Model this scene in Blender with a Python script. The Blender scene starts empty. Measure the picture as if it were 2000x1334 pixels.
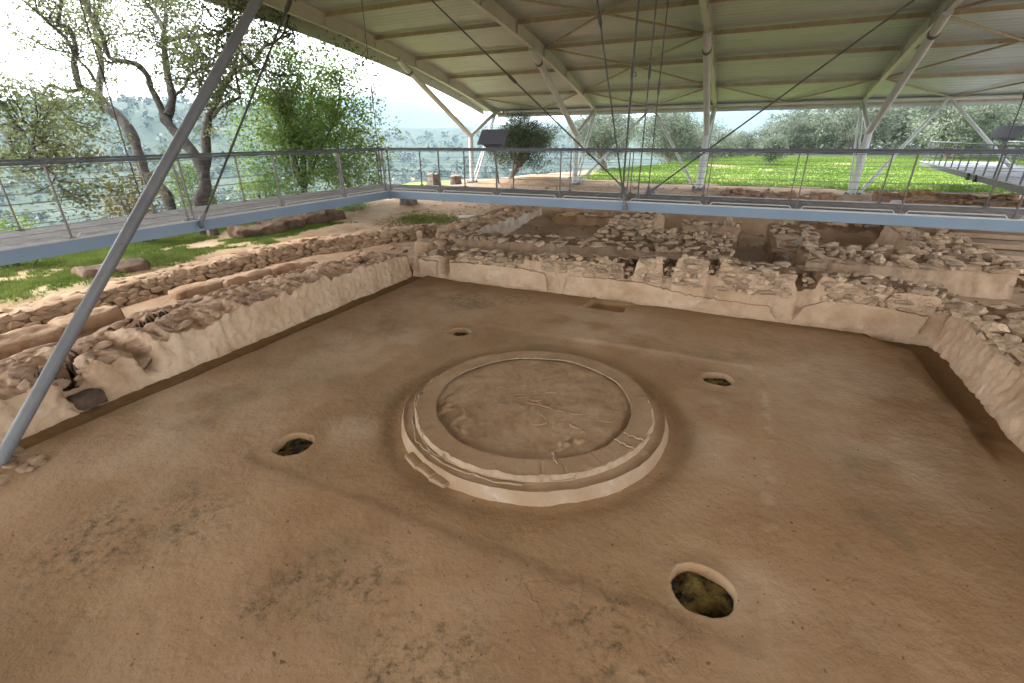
import bpy, bmesh, math, random
import numpy as np
from mathutils import Vector, Matrix

random.seed(7)
rng = np.random.default_rng(7)
S = bpy.context.scene
COL = S.collection
PI = math.pi

# ------------------------------------------------------------------ camera
yaw, pitch, roll = math.radians(25.007), math.radians(23.477), math.radians(-0.403)
cy_, sy_, cp_, sp_ = math.cos(yaw), math.sin(yaw), math.cos(pitch), math.sin(pitch)
F = Vector((-sy_ * cp_, cy_ * cp_, -sp_)); R0 = Vector((cy_, sy_, 0)); U0 = R0.cross(F)
RR = R0 * math.cos(roll) + U0 * math.sin(roll); UU = -R0 * math.sin(roll) + U0 * math.cos(roll)
cam_d = bpy.data.cameras.new("camera"); cam = bpy.data.objects.new("camera", cam_d); COL.objects.link(cam)
cam.matrix_world = Matrix(((RR.x, UU.x, -F.x, 2.361), (RR.y, UU.y, -F.y, -5.825), (RR.z, UU.z, -F.z, 3.902), (0, 0, 0, 1)))
cam_d.sensor_width = 36.0; cam_d.lens = 36 * 917.45 / 2000
cam_d.clip_start = 0.05; cam_d.clip_end = 30000
S.camera = cam

# ------------------------------------------------------------------ sky, sun, exposure
SUN_EL, SUN_AZ = math.radians(50), math.radians(-105)      # azimuth measured from +Y towards +X
W = bpy.data.worlds.new("World"); S.world = W; W.use_nodes = True
wn = W.node_tree.nodes; wl = W.node_tree.links
bg = wn["Background"]
sky = wn.new("ShaderNodeTexSky"); sky.sky_type = 'NISHITA'; sky.sun_disc = False
sky.sun_elevation = SUN_EL; sky.sun_rotation = SUN_AZ
sky.air_density = 1.0; sky.dust_density = 2.0; sky.ozone_density = 1.0; sky.altitude = 100
hs = wn.new("ShaderNodeHueSaturation"); hs.inputs['Saturation'].default_value = 0.10
wl.new(sky.outputs[0], hs.inputs['Color']); wl.new(hs.outputs[0], bg.inputs[0])
bg.inputs[1].default_value = 0.15
sun_d = bpy.data.lights.new("sun", 'SUN'); sun_d.energy = 0.6; sun_d.angle = math.radians(14); sun_d.color = (1, .96, .9)
sun = bpy.data.objects.new("sun", sun_d); COL.objects.link(sun)
sv = Vector((math.sin(SUN_AZ) * math.cos(SUN_EL), math.cos(SUN_AZ) * math.cos(SUN_EL), math.sin(SUN_EL)))
sun.rotation_euler = sv.to_track_quat('Z', 'Y').to_euler()
S.view_settings.view_transform = 'Standard'; S.view_settings.look = 'None'
S.view_settings.exposure = 2.92; S.view_settings.gamma = 1.0; S.view_settings.use_curve_mapping = False
S.render.engine = 'CYCLES'
S.cycles.use_denoising = True
try: S.cycles.denoiser = 'OPENIMAGEDENOISE'
except Exception: pass
S.cycles.max_bounces = 8; S.cycles.diffuse_bounces = 6; S.cycles.glossy_bounces = 2; S.cycles.transmission_bounces = 3
S.cycles.transparent_max_bounces = 8; S.cycles.volume_bounces = 1
S.cycles.caustics_reflective = False; S.cycles.caustics_refractive = False
S.cycles.sample_clamp_indirect = 6.0

# ------------------------------------------------------------------ noise (numpy)
def _h(ix, iy, iz, seed):
    n = (ix.astype(np.int64) * 374761393 + iy.astype(np.int64) * 668265263 + iz.astype(np.int64) * 2147483647 + seed * 974711) & 0xffffffff
    n = ((n ^ (n >> 13)) * 1274126177) & 0xffffffff
    n = ((n ^ (n >> 16)) * 2246822519) & 0xffffffff
    return ((n ^ (n >> 15)) & 0xffffff) / float(0xffffff)
def vn3(x, y, z, seed=0):
    x = np.asarray(x, float); y = np.asarray(y, float) + 0 * x; z = np.asarray(z, float) + 0 * x
    ix, iy, iz = np.floor(x), np.floor(y), np.floor(z)
    fx, fy, fz = x - ix, y - iy, z - iz
    fx = fx * fx * (3 - 2 * fx); fy = fy * fy * (3 - 2 * fy); fz = fz * fz * (3 - 2 * fz)
    r = 0
    for a in (0, 1):
        for b in (0, 1):
            for c in (0, 1):
                w = (fx if a else 1 - fx) * (fy if b else 1 - fy) * (fz if c else 1 - fz)
                r = r + w * _h(ix + a, iy + b, iz + c, seed)
    return r * 2 - 1
def fbm(x, y, z=0.0, oct=4, seed=0):
    r = 0; a = 1.0; t = 0
    for i in range(oct):
        r = r + a * vn3(np.asarray(x) * 2 ** i + 17.3 * i, np.asarray(y) * 2 ** i + 5.1 * i, np.asarray(z) * 2 ** i, seed + i); t += a; a *= .5
    return r / t
def sm(a, b, x):
    t = np.clip((np.asarray(x, float) - a) / (b - a), 0, 1); return t * t * (3 - 2 * t)

# ------------------------------------------------------------------ objects
def props(o, label=None, cat=None, group=None, kind=None):
    if label: o['label'] = label
    if cat: o['category'] = cat
    if group: o['group'] = group
    if kind or (cat and o.type == 'EMPTY') or cat: o['kind'] = kind or 'thing'
    return o
def link(o, parent=None):
    COL.objects.link(o)
    if parent is not None: o.parent = parent
    return o
def mesh(name, V, Fc, mats, smooth=False, midx=None):
    me = bpy.data.meshes.new(name)
    V = np.asarray(V, np.float32).reshape(-1, 3)
    if isinstance(Fc, np.ndarray):
        n, k = Fc.shape
        me.vertices.add(len(V)); me.vertices.foreach_set('co', V.ravel())
        me.loops.add(n * k); me.loops.foreach_set('vertex_index', Fc.astype(np.int32).ravel())
        me.polygons.add(n); me.polygons.foreach_set('loop_start', np.arange(0, n * k, k, dtype=np.int32))
        try: me.polygons.foreach_set('loop_total', np.full(n, k, np.int32))
        except Exception: pass
    else:
        me.from_pydata([tuple(v) for v in V.tolist()], [], Fc)
    if not isinstance(mats, (list, tuple)): mats = [mats]
    for m in mats: me.materials.append(m)
    if midx is not None: me.polygons.foreach_set('material_index', np.asarray(midx, np.int32))
    me.update(calc_edges=True)
    if smooth: me.polygons.foreach_set('use_smooth', np.ones(len(me.polygons), bool))
    return me
def obj(name, me, parent=None, loc=None, rot=None, scale=None):
    o = bpy.data.objects.new(name, me)
    if loc is not None: o.location = loc
    if rot is not None: o.rotation_euler = rot
    if scale is not None: o.scale = scale
    return link(o, parent)
def empty(name, label, cat, group=None, kind=None):
    o = bpy.data.objects.new(name, None); o.empty_display_size = .2
    props(o, label, cat, group, kind)
    return link(o)
def grid_faces(nu, nv):
    i = np.arange(nu - 1)[:, None]; j = np.arange(nv - 1)[None, :]
    a = i * nv + j
    return np.stack([a, a + nv, a + nv + 1, a + 1], -1).reshape(-1, 4)
class MB:
    def __init__(s): s.v = []; s.f = []
    def add(s, V, Fc):
        b = len(s.v); s.v += [tuple(p) for p in V]; s.f += [tuple(i + b for i in f) for f in Fc]
    def box(s, c, d, M=None):
        x, y, z = d[0] / 2, d[1] / 2, d[2] / 2
        P = [Vector((a * x, b * y, e * z)) for a in (-1, 1) for b in (-1, 1) for e in (-1, 1)]
        if M is not None: P = [M @ p for p in P]
        P = [p + Vector(c) for p in P]
        s.add(P, [(0, 1, 3, 2), (4, 6, 7, 5), (0, 4, 5, 1), (2, 3, 7, 6), (0, 2, 6, 4), (1, 5, 7, 3)])
    def beam(s, p0, p1, w, h, up=(0, 0, 1)):
        p0, p1 = Vector(p0), Vector(p1); d = (p1 - p0); L = d.length; d.normalize()
        x = d.cross(Vector(up)); x.normalize(); u = x.cross(d)
        P = []
        for p in (p0, p1):
            for a, b in ((-1, -1), (1, -1), (1, 1), (-1, 1)): P.append(p + x * a * w / 2 + u * b * h / 2)
        s.add(P, [(0, 1, 2, 3), (7, 6, 5, 4), (0, 4, 5, 1), (1, 5, 6, 2), (2, 6, 7, 3), (3, 7, 4, 0)])
    def tube(s, pts, rad, n=8, cap=True):
        pts = [Vector(p) for p in pts]; m = len(pts)
        if not isinstance(rad, (list, tuple)): rad = [rad] * m
        V = []; Fc = []
        ref = None
        for i, p in enumerate(pts):
            d = (pts[min(i + 1, m - 1)] - pts[max(i - 1, 0)]); d.normalize()
            if ref is None:
                ref = d.cross(Vector((.3, .2, 1)) if abs(d.z) < .95 else Vector((1, 0, 0)))
            x = ref - d * ref.dot(d)
            x.normalize(); ref = x; y = d.cross(x)
            for k in range(n):
                a = 2 * PI * k / n; V.append(p + (x * math.cos(a) + y * math.sin(a)) * rad[i])
        for i in range(m - 1):
            for k in range(n):
                a, b = i * n + k, i * n + (k + 1) % n
                Fc.append((a, b, b + n, a + n))
        if cap: Fc.append(tuple(range(n - 1, -1, -1))); Fc.append(tuple((m - 1) * n + k for k in range(n)))
        s.add(V, Fc)
    def me(s, name, mat, smooth=False):
        me = mesh(name, np.array(s.v), s.f, mat, smooth)
        return me
    def build(s, name, mat, parent=None, smooth=False):
        me = s.me(name, mat, smooth)
        if smooth: sharp(me)
        return obj(name, me, parent)
def sharp(me, ang=.7):
    bm = bmesh.new(); bm.from_mesh(me)
    bmesh.ops.recalc_face_normals(bm, faces=bm.faces)
    for e in bm.edges:
        if len(e.link_faces) == 2 and e.calc_face_angle(0) > ang: e.smooth = False
    bm.to_mesh(me); bm.free()

# ------------------------------------------------------------------ materials
def lin(r, g, b): return (r, g, b, 1)
def material(name, cols, scale=3.0, rough=.9, bump=.3, bscale=None, bdist=.02, metallic=0, objvar=0.0, coord='Object',
             stain=None, fine=None, spec=.3, detail=6, trans=None, extra=None):
    """cols: list of (pos, rgb) for a noise driven ramp. stain: (rgb, scale, lo, hi, amount). fine: (scale, strength)."""
    m = bpy.data.materials.new(name); m.use_nodes = True
    nt = m.node_tree; N = nt.nodes; L = nt.links
    bs = N["Principled BSDF"]; bs.inputs['Roughness'].default_value = rough; bs.inputs['Metallic'].default_value = metallic
    bs.inputs['Specular IOR Level'].default_value = spec
    tc = N.new("ShaderNodeTexCoord"); src = tc.outputs[coord]
    if objvar:
        oi = N.new("ShaderNodeObjectInfo"); va = N.new("ShaderNodeVectorMath"); va.operation = 'ADD'
        mm = N.new("ShaderNodeMath"); mm.operation = 'MULTIPLY'; mm.inputs[1].default_value = 57.0
        L.new(oi.outputs['Random'], mm.inputs[0]); L.new(src, va.inputs[0]); L.new(mm.outputs[0], va.inputs[1]); src = va.outputs[0]
    n1 = N.new("ShaderNodeTexNoise"); n1.inputs['Scale'].default_value = scale; n1.inputs['Detail'].default_value = detail; n1.inputs['Roughness'].default_value = .62
    L.new(src, n1.inputs['Vector'])
    rp = N.new("ShaderNodeValToRGB"); cr = rp.color_ramp
    while len(cr.elements) < len(cols): cr.elements.new(.5)
    for e, (p, c) in zip(cr.elements, cols): e.position = p; e.color = lin(*c)
    L.new(n1.outputs['Fac'], rp.inputs[0]); col = rp.outputs[0]
    for st in (stain or []):
        rgb, sc, lo, hi, amt = st
        n = N.new("ShaderNodeTexNoise"); n.inputs['Scale'].default_value = sc; n.inputs['Detail'].default_value = 7; n.inputs['Roughness'].default_value = .7
        va = N.new("ShaderNodeVectorMath"); va.operation = 'ADD'; va.inputs[1].default_value = (sc * 3.1, 7.7 + sc, 1.3)
        L.new(src, va.inputs[0]); L.new(va.outputs[0], n.inputs['Vector'])
        mr = N.new("ShaderNodeMapRange"); mr.inputs[1].default_value = lo; mr.inputs[2].default_value = hi; mr.inputs[4].default_value = amt
        L.new(n.outputs['Fac'], mr.inputs[0])
        mx = N.new("ShaderNodeMix"); mx.data_type = 'RGBA'; mx.inputs['B'].default_value = lin(*rgb)
        L.new(mr.outputs[0], mx.inputs['Factor']); L.new(col, mx.inputs['A']); col = mx.outputs['Result']
    if objvar:
        hv = N.new("ShaderNodeHueSaturation")
        mr = N.new("ShaderNodeMapRange"); mr.inputs[3].default_value = 1 - objvar; mr.inputs[4].default_value = 1 + objvar
        L.new(oi.outputs['Random'], mr.inputs[0]); L.new(mr.outputs[0], hv.inputs['Value']); L.new(col, hv.inputs['Color']); col = hv.outputs[0]
    if extra: col = extra(N, L, src, col)
    L.new(col, bs.inputs['Base Color'])
    if bump:
        nb = N.new("ShaderNodeTexNoise"); nb.inputs['Scale'].default_value = bscale or scale * 4; nb.inputs['Detail'].default_value = 8; nb.inputs['Roughness'].default_value = .65
        L.new(src, nb.inputs['Vector'])
        bp = N.new("ShaderNodeBump"); bp.inputs['Strength'].default_value = bump; bp.inputs['Distance'].default_value = bdist
        L.new(nb.outputs['Fac'], bp.inputs['Height']); L.new(bp.outputs[0], bs.inputs['Normal'])
    if trans:
        tr = N.new("ShaderNodeBsdfTranslucent"); L.new(col, tr.inputs[0])
        ms = N.new("ShaderNodeMixShader"); ms.inputs[0].default_value = trans
        L.new(bs.outputs[0], ms.inputs[1]); L.new(tr.outputs[0], ms.inputs[2])
        L.new(ms.outputs[0], N["Material Output"].inputs['Surface'])
    return m

def specks(rgb, sc, thr, keep):
    """scattered dark crumbs: small voronoi dots, only a random share of the cells"""
    def fn(N, L, src, col):
        for s_, t_, k_ in zip(sc, thr, keep):
            v = N.new("ShaderNodeTexVoronoi"); v.inputs['Scale'].default_value = s_
            nz = N.new("ShaderNodeTexNoise"); nz.inputs['Scale'].default_value = s_ * 1.7
            mixv = N.new("ShaderNodeMix"); mixv.data_type = 'VECTOR'; mixv.inputs['Factor'].default_value = .08
            L.new(src, nz.inputs['Vector']); L.new(src, mixv.inputs['A']); L.new(nz.outputs['Color'], mixv.inputs['B']); L.new(mixv.outputs['Result'], v.inputs['Vector'])
            a = N.new("ShaderNodeMath"); a.operation = 'LESS_THAN'; a.inputs[1].default_value = t_; L.new(v.outputs['Distance'], a.inputs[0])
            sx = N.new("ShaderNodeSeparateColor"); L.new(v.outputs['Color'], sx.inputs[0])
            b = N.new("ShaderNodeMath"); b.operation = 'LESS_THAN'; b.inputs[1].default_value = k_; L.new(sx.outputs[0], b.inputs[0])
            c = N.new("ShaderNodeMath"); c.operation = 'MULTIPLY'; L.new(a.outputs[0], c.inputs[0]); L.new(b.outputs[0], c.inputs[1])
            c2 = N.new("ShaderNodeMath"); c2.operation = 'MULTIPLY'; c2.inputs[1].default_value = .75; L.new(c.outputs[0], c2.inputs[0])
            mx = N.new("ShaderNodeMix"); mx.data_type = 'RGBA'; mx.inputs['B'].default_value = lin(*rgb)
            L.new(c2.outputs[0], mx.inputs['Factor']); L.new(col, mx.inputs['A']); col = mx.outputs['Result']
        return col
    return fn

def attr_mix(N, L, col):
    for nm, rgb, amt in (('pale', (.50, .36, .24), .9), ('damp_shade', (.17, .095, .034), .92), ('moss', (.085, .062, .026), .9)):
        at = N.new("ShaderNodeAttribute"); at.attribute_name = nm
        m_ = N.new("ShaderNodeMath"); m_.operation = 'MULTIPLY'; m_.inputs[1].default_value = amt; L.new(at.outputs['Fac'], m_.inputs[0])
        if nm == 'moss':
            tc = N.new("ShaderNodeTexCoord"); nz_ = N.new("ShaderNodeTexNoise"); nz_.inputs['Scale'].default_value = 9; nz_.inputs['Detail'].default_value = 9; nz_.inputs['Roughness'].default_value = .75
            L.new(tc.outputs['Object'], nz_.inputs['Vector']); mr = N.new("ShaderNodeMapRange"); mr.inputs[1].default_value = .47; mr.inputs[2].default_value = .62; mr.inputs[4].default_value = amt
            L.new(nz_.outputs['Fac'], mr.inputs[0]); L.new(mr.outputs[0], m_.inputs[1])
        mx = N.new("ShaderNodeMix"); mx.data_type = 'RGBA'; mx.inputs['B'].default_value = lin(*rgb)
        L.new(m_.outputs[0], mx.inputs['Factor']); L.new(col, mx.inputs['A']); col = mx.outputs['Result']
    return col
def cracks(N, L, src, col):
    nz_ = N.new("ShaderNodeTexNoise"); nz_.inputs['Scale'].default_value = 3.5; nz_.inputs['Detail'].default_value = 6
    mv = N.new("ShaderNodeMix"); mv.data_type = 'VECTOR'; mv.inputs['Factor'].default_value = .12; L.new(src, nz_.inputs['Vector']); L.new(src, mv.inputs['A']); L.new(nz_.outputs['Color'], mv.inputs['B'])
    v = N.new("ShaderNodeTexVoronoi"); v.feature = 'DISTANCE_TO_EDGE'; v.inputs['Scale'].default_value = 2.6; L.new(mv.outputs['Result'], v.inputs['Vector'])
    a = N.new("ShaderNodeMapRange"); a.inputs[1].default_value = .004; a.inputs[2].default_value = .014; a.inputs[3].default_value = .4; a.inputs[4].default_value = 0; L.new(v.outputs['Distance'], a.inputs[0])
    n2 = N.new("ShaderNodeTexNoise"); n2.inputs['Scale'].default_value = .9; n2.inputs['Detail'].default_value = 5; L.new(src, n2.inputs['Vector'])
    b = N.new("ShaderNodeMapRange"); b.inputs[1].default_value = .52; b.inputs[2].default_value = .64; L.new(n2.outputs['Fac'], b.inputs[0])
    c = N.new("ShaderNodeMath"); c.operation = 'MULTIPLY'; L.new(a.outputs[0], c.inputs[0]); L.new(b.outputs[0], c.inputs[1])
    mx = N.new("ShaderNodeMix"); mx.data_type = 'RGBA'; mx.inputs['B'].default_value = lin(.12, .07, .035); L.new(c.outputs[0], mx.inputs['Factor']); L.new(col, mx.inputs['A'])
    return mx.outputs['Result']
M = {}
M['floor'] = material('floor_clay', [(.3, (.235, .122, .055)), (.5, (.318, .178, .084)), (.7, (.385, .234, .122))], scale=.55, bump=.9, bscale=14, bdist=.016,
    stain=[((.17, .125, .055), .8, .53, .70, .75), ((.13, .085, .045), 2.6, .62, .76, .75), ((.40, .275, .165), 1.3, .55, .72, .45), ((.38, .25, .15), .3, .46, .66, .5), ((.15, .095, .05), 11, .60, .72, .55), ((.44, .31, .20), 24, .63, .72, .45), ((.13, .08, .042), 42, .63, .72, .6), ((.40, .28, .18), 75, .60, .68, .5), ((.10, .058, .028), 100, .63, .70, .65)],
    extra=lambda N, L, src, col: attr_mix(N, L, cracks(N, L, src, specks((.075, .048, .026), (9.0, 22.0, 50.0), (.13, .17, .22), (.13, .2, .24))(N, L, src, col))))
M['gutter'] = material('damp_gutter_soil', [(.35, (.150, .090, .040)), (.6, (.215, .135, .065)), (.75, (.26, .175, .10))], scale=1.6, bump=.5, bscale=16, bdist=.012,
    stain=[((.045, .03, .018), 4.5, .66, .72, .85)])
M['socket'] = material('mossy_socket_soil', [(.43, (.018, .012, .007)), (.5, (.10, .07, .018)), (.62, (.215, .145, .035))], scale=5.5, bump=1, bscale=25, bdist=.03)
M['hearth'] = material('hearth_clay', [(.3, (.245, .142, .072)), (.5, (.305, .186, .10)), (.7, (.36, .235, .138))], scale=1.8, bump=.9, bscale=18, bdist=.008,
    stain=[((.42, .31, .21), 3.3, .58, .7, .45), ((.20, .13, .075), 5.0, .60, .72, .6), ((.18, .115, .065), 22, .6, .72, .6), ((.5, .39, .29), 30, .62, .72, .4)])
M['hearth_edge'] = material('hearth_plaster_edge', [(.38, (.30, .19, .11)), (.54, (.37, .255, .16)), (.68, (.50, .43, .36))], scale=1.1, bump=.5, bscale=22, bdist=.01,
    stain=[((.30, .21, .14), 6, .6, .72, .7)])
M['lip'] = material('hearth_pale_lip', [(.3, (.31, .205, .12)), (.6, (.40, .285, .185))], scale=9, bump=.4, bdist=.006)
M['plaster'] = material('wall_plaster', [(.28, (.37, .235, .135)), (.48, (.49, .335, .215)), (.7, (.565, .41, .285))], scale=1.5, bump=.8, bscale=9, bdist=.02,
    stain=[((.30, .20, .125), 3.2, .58, .7, .6), ((.60, .49, .38), 2.1, .58, .68, .55), ((.24, .15, .085), 9, .62, .72, .7), ((.22, .14, .08), 28, .62, .72, .5), ((.20, .12, .065), 60, .63, .70, .6), ((.33, .20, .105), .7, .52, .68, .55)])
M['core'] = material('rubble_mud', [(.3, (.155, .085, .042)), (.5, (.235, .14, .075)), (.7, (.33, .21, .12))], scale=3.0, bump=.9, bscale=12, bdist=.03,
    stain=[((.15, .09, .055), 5, .58, .7, .7)])
M['red_earth'] = material('burnt_wall_earth', [(.3, (.24, .125, .068)), (.5, (.40, .25, .15)), (.7, (.52, .37, .25))], scale=2.6, bump=1.0, bscale=10, bdist=.035,
    stain=[((.13, .07, .045), 4, .6, .72, .7), ((.44, .34, .26), 1.6, .55, .7, .6)])
M['stone'] = material('dusty_stone', [(.3, (.31, .195, .115)), (.5, (.45, .315, .205)), (.7, (.57, .44, .32))], scale=4.5, bump=.8, bscale=20, bdist=.014, objvar=.3,
    stain=[((.25, .165, .105), 7, .58, .7, .6)])
M['mudstone'] = material('mud_coated_stone', [(.3, (.28, .175, .10)), (.55, (.385, .255, .16)), (.75, (.45, .32, .215))], scale=2.5, bump=.7, bscale=14, bdist=.014, objvar=.18,
    stain=[((.22, .125, .055), 1.6, .55, .7, .6), ((.24, .15, .08), 10, .6, .72, .5)])
M['orange_earth'] = material('orange_clay', [(.3, (.26, .145, .075)), (.55, (.36, .215, .12)), (.75, (.43, .29, .18))], scale=2.2, bump=.6, bscale=10, bdist=.02, objvar=.1)
M['bank'] = material('dark_bank_earth', [(.3, (.085, .05, .032)), (.55, (.15, .092, .06)), (.75, (.24, .16, .11))], scale=2.4, bump=1, bscale=9, bdist=.04)
M['white_plaster'] = material('pale_lime_plaster', [(.3, (.33, .24, .165)), (.5, (.45, .365, .28)), (.7, (.56, .49, .41))], scale=2.5, bump=.8, bscale=8, bdist=.03,
    stain=[((.30, .22, .15), 5, .56, .7, .7)])
M['charred'] = material('charred_block', [(.3, (.045, .028, .02)), (.6, (.10, .062, .043)), (.8, (.19, .13, .095))], scale=6, bump=.8, bdist=.015)
M['concrete'] = material('pale_slab', [(.3, (.5, .44, .42)), (.7, (.66, .6, .58))], scale=2, bump=.3)
M['steel_white'] = material('pale_grey_steel_paint', [(.3, (.50, .51, .50)), (.7, (.60, .61, .60))], scale=1.5, rough=.45, bump=.05, spec=.4, stain=[((.33, .25, .17), 3.0, .62, .75, .5)])
M['steel_pole'] = material('weathered_grey_steel_paint', [(.3, (.12, .118, .12)), (.7, (.165, .162, .165))], scale=2, rough=.5, bump=.12, spec=.4,
    stain=[((.16, .065, .02), 6, .63, .67, .9), ((.17, .16, .155), 2.2, .55, .7, .4)])
M['steel_blue'] = material('blue_grey_steel_paint', [(.3, (.165, .225, .295)), (.7, (.20, .265, .335))], scale=.8, rough=.4, bump=.04, spec=.45, stain=[((.16, .15, .14), 2.2, .62, .78, .4)])
M['steel_light'] = material('galvanised_edge', [(.3, (.42, .42, .41)), (.7, (.52, .52, .51))], scale=4, rough=.45, bump=.05)
M['rail'] = material('grey_rail_steel', [(.3, (.10, .105, .115)), (.7, (.15, .155, .165))], scale=3, rough=.45, bump=.05)
M['post'] = material('rusting_post_steel', [(.3, (.13, .11, .095)), (.7, (.19, .165, .145))], scale=4, rough=.55, bump=.1, stain=[((.17, .08, .035), 5, .58, .7, .7)])
M['rod'] = material('dark_rod_steel', [(.3, (.05, .045, .04)), (.7, (.10, .085, .07))], scale=5, rough=.5, bump=.08, stain=[((.13, .06, .03), 8, .6, .7, .6)])
M['cable'] = material('steel_cable', [(.3, (.13, .13, .13)), (.7, (.2, .2, .2))], scale=8, rough=.4, bump=0)
M['roof'] = material('cream_roof_sheet', [(.3, (.41, .455, .47)), (.7, (.48, .53, .545))], scale=.5, rough=.42, bump=.05, spec=.5, stain=[((.43, .44, .40), .8, .55, .72, .6)], objvar=.05)
M['rafter'] = material('cream_rafter_paint', [(.3, (.50, .50, .46)), (.7, (.57, .57, .53))], scale=1, rough=.45, bump=.05, stain=[((.36, .32, .2), 1.8, .58, .75, .6)])
M['purlin'] = material('rusty_purlin_paint', [(.3, (.34, .28, .185)), (.7, (.45, .39, .28))], scale=1.5, rough=.5, bump=.08, stain=[((.21, .115, .05), 3.2, .55, .68, .75)])
M['deck'] = material('weathered_deck_board', [(.3, (.175, .15, .14)), (.7, (.26, .23, .215))], scale=5, rough=.75, bump=.3, objvar=.16)
M['deck_far'] = material('pale_metal_deck', [(.3, (.27, .28, .32)), (.7, (.34, .35, .39))], scale=2, rough=.6, bump=.05, objvar=.06)
M['panel'] = material('grey_info_panel', [(.3, (.10, .097, .112)), (.7, (.125, .12, .135))], scale=1, rough=.5, bump=0)
M['black'] = material('black_lamp_case', [(.3, (.02, .02, .02)), (.7, (.035, .035, .035))], scale=3, rough=.5, bump=0)
M['lens'] = material('lamp_glass', [(.3, (.55, .57, .58)), (.7, (.65, .67, .68))], scale=3, rough=.15, bump=0, spec=.5)
M['bark'] = material('grey_bark', [(.3, (.05, .040, .037)), (.5, (.09, .075, .07)), (.7, (.15, .13, .122))], scale=5, bump=1, bscale=9, bdist=.04, coord='Object')
M['bark_olive'] = material('olive_bark', [(.3, (.10, .075, .06)), (.7, (.24, .19, .155))], scale=4, bump=1, bscale=8, bdist=.05)
M['cutwood'] = material('old_stump_wood', [(.3, (.16, .11, .085)), (.7, (.33, .24, .19))], scale=6, bump=.8, bdist=.02)
def leafmat(name, a, b, c, tr=.35, sc=.5):
    return material(name, [(.32, a), (.5, b), (.68, c)], scale=sc, rough=.55, bump=0, trans=tr, spec=.25, detail=3)
M['leaf_oak'] = leafmat('oak_leaf', (.085, .11, .045), (.15, .175, .07), (.23, .235, .11), .45, .7)
M['leaf_bush'] = leafmat('fresh_green_leaf', (.10, .17, .04), (.17, .255, .065), (.26, .33, .11), .5, .5)
M['leaf_yellow'] = leafmat('yellowing_leaf', (.10, .10, .02), (.17, .145, .04), (.20, .13, .05), .4, .8)
M['leaf_olive'] = leafmat('olive_leaf', (.075, .10, .068), (.14, .17, .12), (.24, .275, .205), .3, .35)
M['leaf_olive_dark'] = leafmat('dark_olive_leaf', (.03, .045, .018), (.055, .075, .032), (.10, .125, .06), .25, .5)
M['grass'] = leafmat('meadow_grass', (.09, .155, .028), (.13, .205, .036), (.18, .25, .055), .4, .18)
M['weed'] = leafmat('weed_leaf', (.075, .115, .02), (.125, .17, .035), (.19, .22, .06), .45, .9)

def ground_mat():
    m = material('earth_and_turf', [(.3, (.24, .145, .082)), (.5, (.35, .23, .14)), (.7, (.44, .315, .215))], scale=.7, bump=.8, bscale=7, bdist=.04,
                 stain=[((.48, .38, .32), 1.1, .56, .7, .5), ((.20, .12, .07), 2.5, .58, .7, .5)])
    nt = m.node_tree; N = nt.nodes; L = nt.links; bs = N["Principled BSDF"]
    old = bs.inputs['Base Color'].links[0].from_socket
    at = N.new("ShaderNodeAttribute"); at.attribute_name = 'turf'
    nz = N.new("ShaderNodeTexNoise"); nz.inputs['Scale'].default_value = .5; nz.inputs['Detail'].default_value = 8
    tc = N.new("ShaderNodeTexCoord"); L.new(tc.outputs['Object'], nz.inputs['Vector'])
    rp = N.new("ShaderNodeValToRGB"); rp.color_ramp.elements[0].position = .3; rp.color_ramp.elements[0].color = lin(.10, .15, .03)
    rp.color_ramp.elements[1].position = .7; rp.color_ramp.elements[1].color = lin(.19, .28, .04); L.new(nz.outputs['Fac'], rp.inputs[0])
    mx = N.new("ShaderNodeMix"); mx.data_type = 'RGBA'
    L.new(at.outputs['Fac'], mx.inputs['Factor']); L.new(old, mx.inputs['A']); L.new(rp.outputs[0], mx.inputs['B'])
    L.new(mx.outputs['Result'], bs.inputs['Base Color'])
    return m
M['ground'] = ground_mat()
M['hills'] = material('far_scrub', [(.36, (.020, .036, .020)), (.5, (.034, .054, .028)), (.62, (.055, .072, .038)), (.72, (.13, .12, .075))], scale=.011, bump=0, detail=10,
    stain=[((.22, .19, .14), .012, .66, .70, .6), ((.016, .028, .016), .05, .48, .6, .8), ((.02, .034, .018), .25, .5, .6, .6)])
M['scrub'] = leafmat('far_tree_leaf', (.030, .048, .024), (.05, .07, .036), (.085, .10, .055), 0, .03)
M['farwall'] = material('far_house_wall', [(.3, (.7, .68, .62)), (.7, (.8, .78, .72))], scale=.3, bump=0)

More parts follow.
